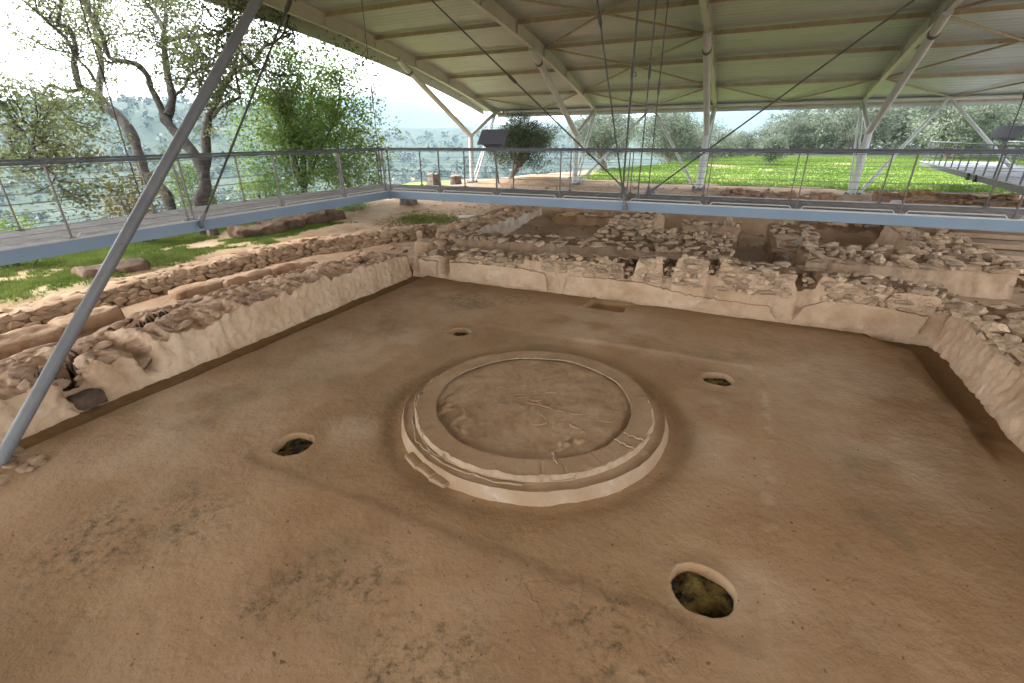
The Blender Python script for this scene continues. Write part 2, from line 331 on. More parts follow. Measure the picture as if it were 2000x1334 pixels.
# ------------------------------------------------------------------ terrain
def ridge(x, y):
    r = np.hypot(x, y); az = np.degrees(np.arctan2(-x, y))            # degrees to the left of +Y
    h = 205 * sm(900, 2100, r) * sm(40, 52, az) * (1 - sm(100, 130, az)) * (1 + .12 * fbm(x / 500, y / 500, 0, 3, 41))
    h = h + (160 + 40 * fbm(x / 700, y / 700, 0, 4, 42)) * sm(1500, 3000, r) * (sm(-30, 20, az) * (1 - .75 * sm(40, 52, az)))
    h = h + 470 * sm(5200, 8200, r) * sm(-60, 5, az) * (.75 + .5 * vn3(az / 13, 0, 0, 8)) * (1 - sm(42, 60, az) * .75)
    return h
def terrain(x, y):
    x = np.asarray(x, float); y = np.asarray(y, float)
    z = .06 + .05 * fbm(x / 1.5, y / 1.5, 0, 4, 1)
    # rise behind the excavated rooms
    edge = 17.0 + .5 * vn3(x / 1.7, 0, 0, 3)
    z = z + .85 * sm(edge - .15, edge + .35, y) * sm(-6.6, -5.2, x) + .8 * sm(9, 23, y) * (1 - sm(-6.6, -5.2, x))
    # rough remains on the right, behind the walkway
    ru = sm(17.5, 19, y) * (1 - sm(26, 30, y)) * sm(-2, 1, x)
    z = z + ru * .28 * fbm(x / 1.3, y / 1.0, 0, 4, 12)
    z = z + .45 * np.exp(-(((x + 10.5) / 3.5) ** 2 + ((y - 27.5) / 2.6) ** 2)) * (1 + .3 * fbm(x, y, 0, 3, 5))
    # meadow
    z = z + .5 * sm(28, 62, y) + .5 * sm(60, 130, y) + .10 * fbm(x / 9, y / 9, 0, 2, 6) * sm(28, 40, y)
    # grassy shoulder on the left
    z = z + .28 * sm(-12.2, -13.6, x) * (1 - sm(9, 14, y))
    # hillside
    ed = -19.0 + np.maximum(0, y - 26) * .55 + 1.2 * vn3(y / 6, 0, 0, 9)
    d = np.maximum(0, ed - x)
    z = z - (1 - np.exp(-d / 190.)) * 112 + (fbm(x / 60, y / 60, 0, 4, 7) * 14) * sm(20, 160, d)
    return z + ridge(x, y)
def turf(x, y):
    n = fbm(x / 2.2, y / 2.2, 0, 4, 21)
    a = sm(29.0, 30.2, y + n * 2.4) * sm(-11, -8.5, x + .0 * y) * (1 - .65 * sm(.25, .5, fbm(x / 5, y / 5, 0, 4, 24)))
    b = sm(-12.9, -13.9, x + n * 1.8) * (1 - sm(9, 13, y)) * sm(-.26, .12, n + .3 * fbm(x / .5, y / .5, 0, 3, 23)) * .85
    c = sm(-16, -18.5, x) * .8
    ox = np.exp(-(((x + 11.3) / 1.0) ** 2 + ((y - 13.6) / .7) ** 2)) * 1.3 * sm(-.2, .2, n)
    return np.clip(np.maximum.reduce([a, b, c, ox]), 0, 1)
gx = np.arange(-30, 44.01, .25); gy = np.arange(-36, 66.01, .25)
X, Y = np.meshgrid(gx, gy, indexing='ij'); Z = terrain(X, Y)
room = sm(-7.1, -6.9, X) * (1 - sm(6.9, 7.1, X)) * (1 - sm(6.3, 6.5, Y)) * sm(-7.3, -7.1, Y)
Z = Z * (1 - room) - .7 * room
# seam with the hills: bend the rim down a little so that it tucks under nothing
me = mesh('ground', np.stack([X, Y, Z], -1).reshape(-1, 3), grid_faces(len(gx), len(gy)), M['ground'], True)
at = me.attributes.new('turf', 'FLOAT', 'POINT'); at.data.foreach_set('value', turf(X, Y).astype(np.float32).ravel())
props(obj('ground', me), 'bare earth of the excavation with turf at its edges', 'ground', kind='structure')
# hills: polar sheet out to the horizon, with a gap where the near ground lies
na, nr = 420, 150
aa = np.linspace(0, 2 * PI, na + 1)[:-1]; rr = np.geomspace(18, 9800, nr)
A_, R_ = np.meshgrid(aa, rr, indexing='ij'); HX, HY = R_ * np.sin(A_), R_ * np.cos(A_)
HZ = terrain(HX, HY)
inside = (HX > -29) & (HX < 43) & (HY > -35) & (HY < 65)
HZ = np.where(inside, HZ - 1.2, HZ - .03)
idx = np.arange(na * nr).reshape(na, nr); nx = np.roll(idx, -1, 0)
fc = np.stack([idx[:, :-1], nx[:, :-1], nx[:, 1:], idx[:, 1:]], -1).reshape(-1, 4)
deep = (HX > -26) & (HX < 40) & (HY > -32) & (HY < 62)
keep = ~deep.ravel()[fc].all(1)
me = mesh('hills', np.stack([HX, HY, HZ], -1).reshape(-1, 3), fc[keep][:, ::-1].copy(), M['hills'], True)
props(obj('hills', me), 'scrub covered valley sides and blue hills beyond', 'hills', kind='structure')

# ------------------------------------------------------------------ floor of the throne room
FX = np.arange(-6.62, 6.63, .03); FY = np.arange(-7.2, 5.99, .03)
HOLES = [(-2.755, -2.15, .262), (-2.73, 2.39, .235), (2.55, 2.34, .262), (2.655, -2.235, .285)]
def floor_z(X, Y):
    wob = .06 * fbm(X / .8, Y / .8, 0, 3, 31)
    Z = .022 * fbm(X / 1.6, Y / 1.6, 0, 4, 32) + .006 * fbm(X / .16, Y / .16, 0, 3, 33) + .003 * fbm(X / .05, Y / .05, 0, 2, 34)
    sq = sm(-3.22, -3.05, X + wob) * (1 - sm(3.12, 3.25, X + wob)) * sm(-2.75, -2.55, Y + wob) * (1 - sm(2.85, 3.05, Y + wob))
    Z = Z - .022 * sq
    rad = np.hypot(X, Y)
    Z = Z - .03 * np.exp(-((rad - 2.12) / .16) ** 2)
    gl = (1 - sm(-6.08, -5.98, X + .5 * wob)); Z = Z - .085 * gl * sm(-6.0, -5.0, Y)
    gb = sm(5.02, 5.12, Y + .6 * wob) * (1 - sm(1.6, 2.6, X)) * sm(-6.1, -4.6, X); Z = Z - .045 * gb
    gb2 = sm(5.55, 5.68, Y + .8 * wob) * sm(1.5, 2.5, X); Z = Z - .05 * gb2
    dist_r = np.minimum((6.42 - X), (5.88 - Y) * 1.2 + np.maximum(0, 5.3 - X) * .9)
    gr = (1 - sm(.34, .5, 6.42 - X + .8 * wob + .05 * np.maximum(0, 1 - Y))) * sm(1.0, 2.2, Y)
    gc = (1 - sm(.75, .95, np.hypot((6.45 - X) * .95, (5.9 - Y) * 1.25) * .85 + wob)); gr = np.maximum(gr, gc)
    Z = Z - .11 * gr
    rec = sm(-.78, -.72, X - (Y - 5.) * .12) * (1 - sm(.2, .26, X)) * sm(5.0, 5.06, Y) * (1 - sm(5.78, 5.83, Y)); Z = Z - .085 * rec
    rim_l = np.exp(-((X - (Y - 5.) * .12 + .79) / .035) ** 2) * sm(4.95, 5.05, Y); rim_t = np.exp(-((Y - 5.82) / .03) ** 2) * sm(-.8, -.7, X) * (1 - sm(.3, .45, X))
    Z = Z + .05 * np.maximum(rim_l, rim_t)
    holem = np.zeros_like(X)
    for i, (hx, hy, hr) in enumerate(HOLES):
        a = np.arctan2(Y - hy, X - hx); r = np.hypot(X - hx, Y - hy) + .018 * vn3(np.cos(a) * 2 + i * 9, np.sin(a) * 2, 0, 60) + .008 * vn3(X / .05, Y / .05, 0, 61)
        Z = Z + .006 * np.exp(-((r - hr - .02) / .03) ** 2) - .012 * np.exp(-((r - hr - .2) / .12) ** 2)
        h = 1 - sm(hr - .02, hr + .008, r); Z = Z * (1 - h) - .34 * h; holem = np.maximum(holem, h)
    # wet, mossy and pale soil, with light and shade painted into the tones
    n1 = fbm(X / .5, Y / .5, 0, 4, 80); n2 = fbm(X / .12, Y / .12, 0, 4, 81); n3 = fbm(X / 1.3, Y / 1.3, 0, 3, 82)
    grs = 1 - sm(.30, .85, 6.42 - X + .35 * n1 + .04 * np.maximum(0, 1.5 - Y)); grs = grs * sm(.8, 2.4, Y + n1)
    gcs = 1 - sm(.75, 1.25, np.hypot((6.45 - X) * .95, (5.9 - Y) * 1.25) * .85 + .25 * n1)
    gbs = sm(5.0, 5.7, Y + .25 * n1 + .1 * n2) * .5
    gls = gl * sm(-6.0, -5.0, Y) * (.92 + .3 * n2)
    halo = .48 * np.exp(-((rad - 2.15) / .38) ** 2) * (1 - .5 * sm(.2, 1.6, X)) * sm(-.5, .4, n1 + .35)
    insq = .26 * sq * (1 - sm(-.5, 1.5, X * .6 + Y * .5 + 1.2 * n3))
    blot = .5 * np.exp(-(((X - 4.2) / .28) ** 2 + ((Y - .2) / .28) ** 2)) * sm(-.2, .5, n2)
    lowl = .8 * np.exp(-(((X + 2.6) / .9) ** 2 + ((Y + 5.5) / .8) ** 2))  # near left patch: shade painted into the floor tone
    damp_shade = np.clip(np.maximum.reduce([grs, gcs, gbs, gls, halo, insq, blot, lowl, rec * .6]), 0, 1)
    moss = 0
    for mx_, my_, mr in ((-.78, -3.82, .34), (-1.0, -4.09, .22), (-.26, -3.46, .3), (-3.23, -4.25, .55), (.5, -3.96, .4), (.78, -3.69, .3), (-2.59, -3.72, .45), (1.05, -1.42, 0.01), (-2.5, 5.0, .5), (-3.6, 4.3, .6), (2.0, -3.0, .5)):
        if mr > .05: moss = np.maximum(moss, np.exp(-(((X - mx_) / mr) ** 2 + ((Y - my_) / mr) ** 2)))
    moss = np.clip(moss * 1.5, 0, 1) * sm(-.25, .3, n2 + .2)
    crumbs = sm(.62, .72, fbm(X / .06, Y / .06, 0, 2, 84)) * sm(-.1, .3, n3)
    moss = np.clip(np.maximum(moss, crumbs * .55), 0, 1)
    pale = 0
    for mx_, my_, mr in ((2.59, 1.2, .55), (2.64, .3, .5), (-2.2, -1.5, .5), (-4.9, -2.4, 1.7), (-4.0, 1.0, 2.0), (4.4, 3.2, 1.8), (-4.0, 4.0, 1.7), (0, 4.0, 1.6), (5.0, 1.0, 1.2), (3.1, -2.2, .5)):  # wide patches at left and back paint in the brighter light there
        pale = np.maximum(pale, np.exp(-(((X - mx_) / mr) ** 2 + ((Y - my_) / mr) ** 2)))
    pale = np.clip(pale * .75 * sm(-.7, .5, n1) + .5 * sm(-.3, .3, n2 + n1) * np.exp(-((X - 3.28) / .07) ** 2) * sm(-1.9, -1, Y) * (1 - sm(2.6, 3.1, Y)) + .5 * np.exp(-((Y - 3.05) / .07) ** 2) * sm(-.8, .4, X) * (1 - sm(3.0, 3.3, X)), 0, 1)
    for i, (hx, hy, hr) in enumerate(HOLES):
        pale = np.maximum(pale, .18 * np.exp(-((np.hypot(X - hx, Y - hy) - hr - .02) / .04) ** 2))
    return Z, (damp_shade, moss, pale), holem
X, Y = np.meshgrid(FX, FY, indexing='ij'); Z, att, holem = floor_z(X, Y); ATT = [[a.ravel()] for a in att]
fc = grid_faces(len(FX), len(FY)); cut = np.zeros(X.shape, bool)
for hx, hy, hr in HOLES: cut |= np.hypot(X - hx, Y - hy) < hr + .10
fkeep = ~cut.ravel()[fc].any(1)
mi = np.zeros((len(FX) - 1, len(FY) - 1), np.int32)
VV = [np.stack([X, Y, Z], -1).reshape(-1, 3)]; FF = [fc[fkeep]]; MI = [mi.ravel()[fkeep]]; nb_ = X.size
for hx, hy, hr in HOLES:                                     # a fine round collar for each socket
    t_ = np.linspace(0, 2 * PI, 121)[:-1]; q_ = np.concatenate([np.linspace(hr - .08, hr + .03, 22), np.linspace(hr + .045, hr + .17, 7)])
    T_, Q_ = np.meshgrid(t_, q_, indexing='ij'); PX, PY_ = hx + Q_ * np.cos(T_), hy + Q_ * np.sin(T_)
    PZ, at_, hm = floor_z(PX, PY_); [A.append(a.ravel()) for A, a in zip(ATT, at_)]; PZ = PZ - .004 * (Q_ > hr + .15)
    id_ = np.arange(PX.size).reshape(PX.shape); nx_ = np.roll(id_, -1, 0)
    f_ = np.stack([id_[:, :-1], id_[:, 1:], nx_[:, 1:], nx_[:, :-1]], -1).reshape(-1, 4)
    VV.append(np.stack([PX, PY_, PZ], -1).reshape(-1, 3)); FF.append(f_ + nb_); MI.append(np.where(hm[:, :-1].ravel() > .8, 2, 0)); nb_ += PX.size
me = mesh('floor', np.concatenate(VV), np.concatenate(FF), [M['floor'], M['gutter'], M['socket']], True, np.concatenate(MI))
for nm_, A in zip(('damp_shade', 'moss', 'pale'), ATT):
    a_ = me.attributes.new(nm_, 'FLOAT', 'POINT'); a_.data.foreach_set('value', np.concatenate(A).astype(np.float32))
floor = props(obj('floor', me), 'brown clay floor of the throne room with round sunken sockets', 'floor', kind='structure')
def patch(name, x0, y0, r, z, mat, parent, seed, amp=.05, n=26):
    t = np.linspace(0, 2 * PI, 30)[:-1]; rr_ = np.linspace(0, 1, 9)
    V = []; 
    T_, Q_ = np.meshgrid(t, rr_, indexing='ij')
    PX = x0 + Q_ * r * np.cos(T_); PY = y0 + Q_ * r * np.sin(T_)
    PZ = z + amp * fbm(PX / .12, PY / .12, 0, 3, seed)
    n1, n2 = PX.shape; id_ = np.arange(n1 * n2).reshape(n1, n2); nx_ = np.roll(id_, -1, 0)
    f_ = np.stack([id_[:, :-1], id_[:, 1:], nx_[:, 1:], nx_[:, :-1]], -1).reshape(-1, 4)
    return obj(name, mesh(name, np.stack([PX, PY, PZ], -1).reshape(-1, 3), f_, mat, True), parent)
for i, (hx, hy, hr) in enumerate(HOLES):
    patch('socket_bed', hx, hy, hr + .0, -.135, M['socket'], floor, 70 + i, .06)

# ------------------------------------------------------------------ rock shapes
def rock_mesh(name, seed, mat, n=26, flat=1.0, power=3.2, smooth_ang=.55):
    r = random.Random(seed); bm = bmesh.new()
    for i in range(n):
        v = Vector((r.gauss(0, 1), r.gauss(0, 1), r.gauss(0, 1))); v.normalize()
        k = (abs(v.x) ** power + abs(v.y) ** power + abs(v.z) ** power) ** (-1 / power)
        bm.verts.new(v * k * .5 * r.uniform(.84, 1.06))
    res = bmesh.ops.convex_hull(bm, input=bm.verts)
    bmesh.ops.delete(bm, geom=[g for g in res['geom_interior'] if isinstance(g, bmesh.types.BMVert)], context='VERTS')
    bmesh.ops.recalc_face_normals(bm, faces=bm.faces)
    for f in bm.faces: f.smooth = True
    for e in bm.edges:
        if len(e.link_faces) == 2 and e.calc_face_angle(0) > smooth_ang: e.smooth = False
    me = bpy.data.meshes.new(name); bm.to_mesh(me); bm.free(); me.materials.append(mat); return me
ROCKS = [rock_mesh('stone', 100 + i, M['stone'], 15 + i % 6, smooth_ang=.3) for i in range(14)]
MUDROCKS = [rock_mesh('stone', 200 + i, M['mudstone'], 26, power=4.5, smooth_ang=.9) for i in range(12)]
ORROCKS = [rock_mesh('stone', 300 + i, M['orange_earth'], 26, power=3.5, smooth_ang=.8) for i in range(6)]
WHROCKS = [rock_mesh('stone', 400 + i, M['white_plaster'], 24, power=3.5) for i in range(6)]

# ------------------------------------------------------------------ wall builder
class Path:
    def __init__(s, pts):
        s.p = [Vector((a, b)) for a, b in pts]; s.c = [0]
        for a, b in zip(s.p, s.p[1:]): s.c.append(s.c[-1] + (b - a).length)
        s.L = s.c[-1]
    def at(s, u):
        u = min(max(u, 0), s.L)
        for i in range(len(s.p) - 1):
            if u <= s.c[i + 1] or i == len(s.p) - 2:
                d = s.p[i + 1] - s.p[i]; L = d.length; d = d / L
                return s.p[i] + d * (u - s.c[i]), d
    def frame(s, u):
        p, d = s.at(u)
        a = s.at(u - .35)[1]; b = s.at(u + .35)[1]; d2 = (a + b); d2.normalize()
        return p, d2, Vector((d2.y, -d2.x))                 # front normal to the right of travel
def wall(name, label, cat, pts, thick, hf, hb, z0=-.15, batter=.06, res=.07, amp=.035, face=None, top=None, seed=0, streak=0., notch=(), dents=(), group=None,
         end0=True, end1=True, face_h=None, topamp=.05):
    """one wall: a front face and a core with a rough top, along a path; front lies to the right of travel"""
    t = empty(name, label, cat, group)
    P = Path(pts); nu = max(8, int(P.L / res)); us = np.linspace(0, P.L, nu)
    fr = [P.frame(u) for u in us]
    p = np.array([f[0][:] for f in fr]); n = np.array([f[2][:] for f in fr]); dd = np.array([f[1][:] for f in fr])
    Hf = np.array([hf(u) for u in us]); Hb = np.array([hb(u) for u in us])
    def section(ts, zs):                                    # ts (nv), zs (nu,nv)
        XY = p[:, None, :] - n[:, None, :] * ts[..., None]
        return np.concatenate([XY, zs[..., None]], -1)
    def displace(V, a, k=1.0):
        q = V / (.45 * k); dx = fbm(q[..., 0], q[..., 1], q[..., 2], 4, seed + 1); dy = fbm(q[..., 0], q[..., 1], q[..., 2], 4, seed + 9); dz = fbm(q[..., 0], q[..., 1], q[..., 2], 4, seed + 17)
        q2 = V / .09; e_ = np.stack([fbm(q2[..., 0], q2[..., 1], q2[..., 2], 2, seed + 25 + i) for i in range(3)], -1)
        return V + a * np.stack([dx, dy, dz * .6], -1) + a * .55 * e_
    nv = max(5, int(.8 / res)); v = np.linspace(0, 1, nv)
    hh = Hf[:, None]
    depth = np.zeros((nu, 1))
    for (u0, w, dep, zb) in notch:
        depth = np.maximum(depth, (dep * np.exp(-(((us - u0) / (w * .5)) ** 6)))[:, None])
    zs = z0 + (hh - z0) * v[None, :]
    ts = np.zeros((nu, nv)) + batter * v[None, :] ** 1.0 + depth * sm(.05, .3, zs)
    if streak: ts = ts + streak * fbm(us[:, None] / .13, zs / .55, 0, 4, seed + 33) * sm(0, .25, zs)
    Vf = displace(section(ts, zs), amp)
    # core: top then back
    nt = max(5, int(thick / res)); w = np.linspace(0, 1, nt)
    hnt = np.array([max([dep * math.exp(-(((u - u0) / (wd * .5)) ** 6)) for (u0, wd, dep, zb) in notch] + [0]) for u in us])[:, None]
    ts2 = batter + (thick - batter) * w[None, :] + 0 * hh + depth * (1 - w[None, :])
    zs2 = hh + (Hb[:, None] - hh) * w[None, :] + topamp * np.sin(PI * w)[None, :]
    S2 = section(ts2, zs2)
    dark = np.zeros(S2.shape[:2])
    bump = topamp * fbm(S2[..., 0] / .28, S2[..., 1] / .28, 0, 4, seed + 5)
    for (dx, dy, rx, ry, ang, dep) in dents:
        ca, sa = math.cos(ang), math.sin(ang); ax = (S2[..., 0] - dx) * ca + (S2[..., 1] - dy) * sa; ay = -(S2[..., 0] - dx) * sa + (S2[..., 1] - dy) * ca
        g = np.exp(-((ax / rx) ** 8 + (ay / ry) ** 8)); bump = bump - dep * 1.25 * g; dark = np.maximum(dark, g)
    S2[..., 2] += bump * np.sin(PI * np.clip(w, .06, .94))[None, :] ** .5
    S2 = displace(S2, amp); S2[:, 0] = Vf[:, -1]
    ns = max(4, int(.6 / res)); s_ = np.linspace(0, 1, ns)
    S3 = displace(section(np.full((nu, ns), thick) , S2[:, -1, 2][:, None] + (z0 - S2[:, -1, 2][:, None]) * s_[None, :]), amp); S3[:, 0] = S2[:, -1]
    C = np.concatenate([S2, S3[:, 1:]], 1)
    obj('plaster_face' if face is not None else 'front_face', mesh('front_face', Vf.reshape(-1, 3), grid_faces(nu, nv), face or M['core'], True), t)
    nc = C.shape[1]
    fcs = grid_faces(nu, nc)
    dk = np.zeros((nu, nc)); dk[:, :nt] = dark
    core = obj('core', mesh('core', C.reshape(-1, 3), fcs, [top or M['core'], M['charred']], True, (dk[:-1, :-1] > .35).astype(int).ravel()), t)
    # ends
    for flag, k in ((end0, 0), (end1, -1)):
        if not flag: continue
        ring_f = Vf[k]; ring_t = S2[k]; ring_b = S3[k]
        m_ = 8
        # strip between the front edge and the back edge
        fz = np.linspace(0, 1, m_)
        front = np.stack([np.interp(fz, v, ring_f[:, i]) for i in range(3)], -1); back = np.stack([np.interp(fz, s_[::1], ring_b[::-1][:, i]) for i in range(3)], -1)
        q = np.linspace(0, 1, nt)
        E = front[:, None, :] * (1 - q)[None, :, None] + back[:, None, :] * q[None, :, None]
        E[-1] = ring_t
        E[1:-1, 1:-1] = displace(E[1:-1, 1:-1], amp * 1.2)
        ff = grid_faces(m_, nt)
        obj('end_face', mesh('end_face', E.reshape(-1, 3), ff if k == 0 else ff[:, ::-1].copy(), top or M['core'], True), t)
    return t, P
def put(meshes, parent, pos, size, rz, tilt=.12, name='stone', rnd=random):
    o = bpy.data.objects.new(name, rnd.choice(meshes)); o.location = pos; o.scale = size
    o.rotation_euler = (rnd.gauss(0, tilt), rnd.gauss(0, tilt), rz); COL.objects.link(o); o.parent = parent; return o
def coping(t, P, hf, hb, thick, meshes, seed, rows=3, step=.26, sz=(.28, .2, .11), u0=0, u1=None, face_from=None, course=.105, skip=(), tmin=.1, limit=290, proud=.0, sink=.35):
    """loose stones along the top and in the upper courses of the face, each its own part"""
    r = random.Random(seed); u1 = P.L if u1 is None else u1; cnt = 0
    def ok(u): return not any(abs(u - a) < b for a, b in skip)
    todo = []
    if face_from is not None:
        z = face_from; k = 0
        while z < 2.0:
            u = u0 + r.uniform(0, step)
            while u < u1:
                L = sz[0] * r.choice((.5, .7, .9, 1.1, 1.5))
                ff = face_from if not callable(face_from) else face_from(u)
                if z < hf(u) - .02 and z > ff - .01 and ok(u): todo.append(('f', u, z + r.uniform(-.02, .02), L))
                u += L * .98
            z += course; k += 1
    for k in range(rows):
        tt = tmin + (thick - tmin * 1.4) * (k / max(1, rows - 1))
        u = u0 + r.uniform(0, step)
        while u < u1:
            L = sz[0] * r.choice((.45, .6, .85, 1.1, 1.6))
            if ok(u) or k == rows - 1: todo.append(('t', u, tt + r.uniform(-.06, .06), L))
            u += L * r.uniform(.85, 1.25)
    extra = []
    for it in todo:
        p, d, n = P.frame(it[1]); ang = math.atan2(d.y, d.x)
        if it[0] == 'f':
            q = p - n * (.03 - proud + r.uniform(-.03, .03)); pos = (q.x, q.y, it[2] + course * .5); size = (it[3], sz[1] * r.uniform(.8, 1.2), course * r.uniform(.9, 1.25)); a = ang + r.gauss(0, .12); tl = .06
        else:
            q = p - n * it[2]; w = it[2] / thick; h = hf(it[1]) * (1 - w) + hb(it[1]) * w; s_ = r.choice((.7, .9, 1.1, 1.5))
            pos = (q.x, q.y, h + sz[2] * s_ * (.5 - sink) + r.uniform(-.01, .03)); size = (it[3], sz[1] * r.uniform(.75, 1.4), sz[2] * s_); a = ang + r.gauss(0, .5); tl = .2
        if cnt < limit: put(meshes, t, pos, size, a, tl, 'stone', r); cnt += 1
        else: extra.append((pos, size, a, tl))
    if extra:
        bm = bmesh.new()
        for pos, size, a, tl in extra:
            k0 = len(bm.verts); bm.from_mesh(r.choice(meshes)); bm.verts.ensure_lookup_table()
            Mx = Matrix.LocRotScale(Vector(pos), Matrix.Rotation(a, 3, 'Z').to_quaternion(), Vector(size))
            for vtx in bm.verts[k0:]: vtx.co = Mx @ vtx.co
        me = bpy.data.meshes.new('small_stones'); bm.to_mesh(me); bm.free(); me.materials.append(meshes[0].materials[0])
        props(obj('small_stones', me, t), kind='stuff')
    return cnt
def ramp(*kv):
    xs = [a for a, b in kv]; ys = [b for a, b in kv]
    return lambda u: float(np.interp(u, xs, ys))
def noisy(f, amp, sc, seed):
    return lambda u: f(u) + amp * float(vn3(u / sc, 0, 0, seed))

# ------------------------------------------------------------------ walls of the throne room
X0 = -6.52
slots = [(-5.37, .26, .55), (-2.47, .22, .4), (.16, .24, .4), (1.11, .24, .45), (2.11, .22, .45), (4.05, .34, .5)]
hB = noisy(ramp((0, .56), (.8, .60), (2.7, .68), (4.2, .82), (5.5, .88), (6.6, .98), (6.9, 1.14), (8.4, 1.2), (9.6, 1.1), (10.8, 1.08), (11.6, 1.0), (12.6, .92), (13.1, .84)), .10, .38, 51)
def hB2(u):
    h = hB(u)
    for sx, w, dp in slots:
        if sx > -1: h -= .40 * math.exp(-(((u + X0 - sx) / (w * .62)) ** 6))
    return h
tB, PB = wall('back_wall', 'long pale plastered back wall of the throne room with a ragged rubble top', 'wall', [(X0, 5.9), (6.62, 5.9)], 1.2, hB2,
              noisy(ramp((0, .5), (6, .8), (9, 1.05), (13, .85)), .05, .6, 52), face=M['plaster'], seed=500, amp=.045, res=.045, streak=.03,
              notch=[(sx - X0, w, dp, .0) for sx, w, dp in slots[:1]] + [(sx - X0, w * .8, .10, .4) for sx, w, dp in slots[1:]], batter=.07)
fB = ramp((0, .55), (4, .56), (6, .68), (7.5, .70), (10, .72), (11.5, .88), (13, .9))
coping(tB, PB, hB2, noisy(ramp((0, .5), (6, .8), (9, 1.05), (13, .85)), .05, .6, 52), 1.2, ROCKS, 11, rows=4, step=.25, sz=(.27, .2, .10), face_from=.56, course=.115,
       skip=[(sx - X0, w * .75) for sx, w, dp in slots], limit=300)
rs = random.Random(61)
for sx, w, dp in slots[1:]:
    for k in range(17):
        put(ROCKS, tB, (sx + rs.uniform(-.5, .5) * w, 5.9 + rs.uniform(.04, .75), hB2(sx - X0) + rs.uniform(-.02, .24) * (1 if sx > -1 else .3)), (rs.uniform(.09, .2), rs.uniform(.08, .15), rs.uniform(.06, .12)), rs.uniform(0, 3), .3, 'stone', rs)
# plaster slabs that still cling to the right half of the back wall
def plate(name, poly, y, th, mat, parent, seed):
    """an irregular plate standing in the x-z plane, front at y"""
    bm = bmesh.new(); r = random.Random(seed)
    pts = []
    for (a, b), (c, d) in zip(poly, poly[1:] + poly[:1]):
        L = math.hypot(c - a, d - b); k = max(2, int(L / .09))
        for i in range(k): pts.append((a + (c - a) * i / k + r.gauss(0, .012), b + (d - b) * i / k + r.gauss(0, .012)))
    f = bm.faces.new([bm.verts.new((a, y + .05 * (b - .4) , b)) for a, b in pts])
    e = bmesh.ops.extrude_face_region(bm, geom=[f]); vs = [g for g in e['geom'] if isinstance(g, bmesh.types.BMVert)]
    bmesh.ops.translate(bm, verts=vs, vec=(0, th, 0)); bmesh.ops.recalc_face_normals(bm, faces=bm.faces)
    bmesh.ops.triangulate(bm, faces=[f for f in bm.faces if len(f.verts) > 4])
    me = bpy.data.meshes.new(name); bm.to_mesh(me); bm.free(); me.materials.append(mat); return obj(name, me, parent)
plate('plaster_slab', [(3.9, .05), (6.15, .05), (6.25, .5), (5.2, .62), (4.5, .62), (4.1, .4)], 5.835, .12, M['plaster'], tB, 1)
plate('plaster_slab', [(5.5, .66), (6.3, .6), (6.42, .85), (6.2, .95), (5.6, .93)], 5.86, .15, M['plaster'], tB, 2)
plate('plaster_slab', [(-6.2, .03), (-5.6, .03), (-5.58, .5), (-6.2, .5)], 5.83, .12, M['plaster'], tB, 3)
plate('plaster_slab', [(-5.1, .03), (-2.0, .03), (-2.1, .5), (-3.2, .57), (-5.1, .52)], 5.835, .12, M['plaster'], tB, 4)
plate('plaster_slab', [(-1.5, .03), (3.6, .04), (3.4, .3), (1.6, .36), (.4, .55), (-1.4, .5)], 5.845, .12, M['plaster'], tB, 5)

# left wall: travels towards +Y so that the front faces +X
lY = 5.9
gapsL = [(lY + 1.72, .32, .38), (lY + 2.75, .42, .30), (lY - 2.75, .12, .15), (lY - 1.5, .14, .12)]
hL0 = noisy(ramp((0, .52), (1.5, .6), (3.4, .70), (5, .68), (7.4, .58), (8.5, .46), (9.7, .44), (11.5, .42)), .06, .7, 53)
def hL(u):
    h = .045 * float(vn3(u / .13, 0, 0, 153)) + .03 * float(vn3(u / .05, 0, 0, 154)); u = 11.5 - u; h += hL0(u)
    for a, w, dp in gapsL: h -= dp * math.exp(-(((u - a) / (w * .5)) ** 4))
    return max(.12, h)
hLb_ = noisy(ramp((0, .50), (3, .58), (6, .6), (9, .50), (11.5, .46)), .06, .6, 54)
hLb = lambda u: hLb_(11.5 - u)
tL, PL = wall('left_wall', 'low pale plastered left wall with a burnt earthen top and two dark gaps', 'wall', [(-6.52, -5.6), (-6.52, 5.9)], 1.95, hL, hLb, face=M['plaster'], top=M['red_earth'],
              seed=520, amp=.08, res=.036, streak=.035, batter=.16, topamp=.085,
              notch=[(11.5 - gapsL[0][0], .30, .6, 0), (11.5 - gapsL[1][0], .40, .5, 0)],
              dents=[(-8.15, -1.25, .17, .30, .2, .3), (-7.75, -.85, .10, .45, .35, .25), (-8.15, .55, .19, .40, .1, .33), (-7.95, 1.55, .15, .32, .2, .25), (-7.35, -2.5, .13, .5, .3, .28), (-7.6, 4.1, .19, .26, 0, .33), (-7.2, 4.5, .16, .3, .3, .22), (-8.1, 2.8, .13, .3, 0, .25), (-7.5, -4.0, .14, .4, .2, .28)])
coping(tL, PL, hL, hLb, 1.95, MUDROCKS, 12, rows=3, step=.5, sz=(.3, .22, .12), sink=.62, tmin=.45, limit=60, u0=.3)
coping(tL, PL, hL, hLb, .9, ROCKS, 13, rows=2, step=.3, sz=(.2, .14, .09), sink=.4, tmin=.3, limit=60, u0=8.9, u1=11.4)

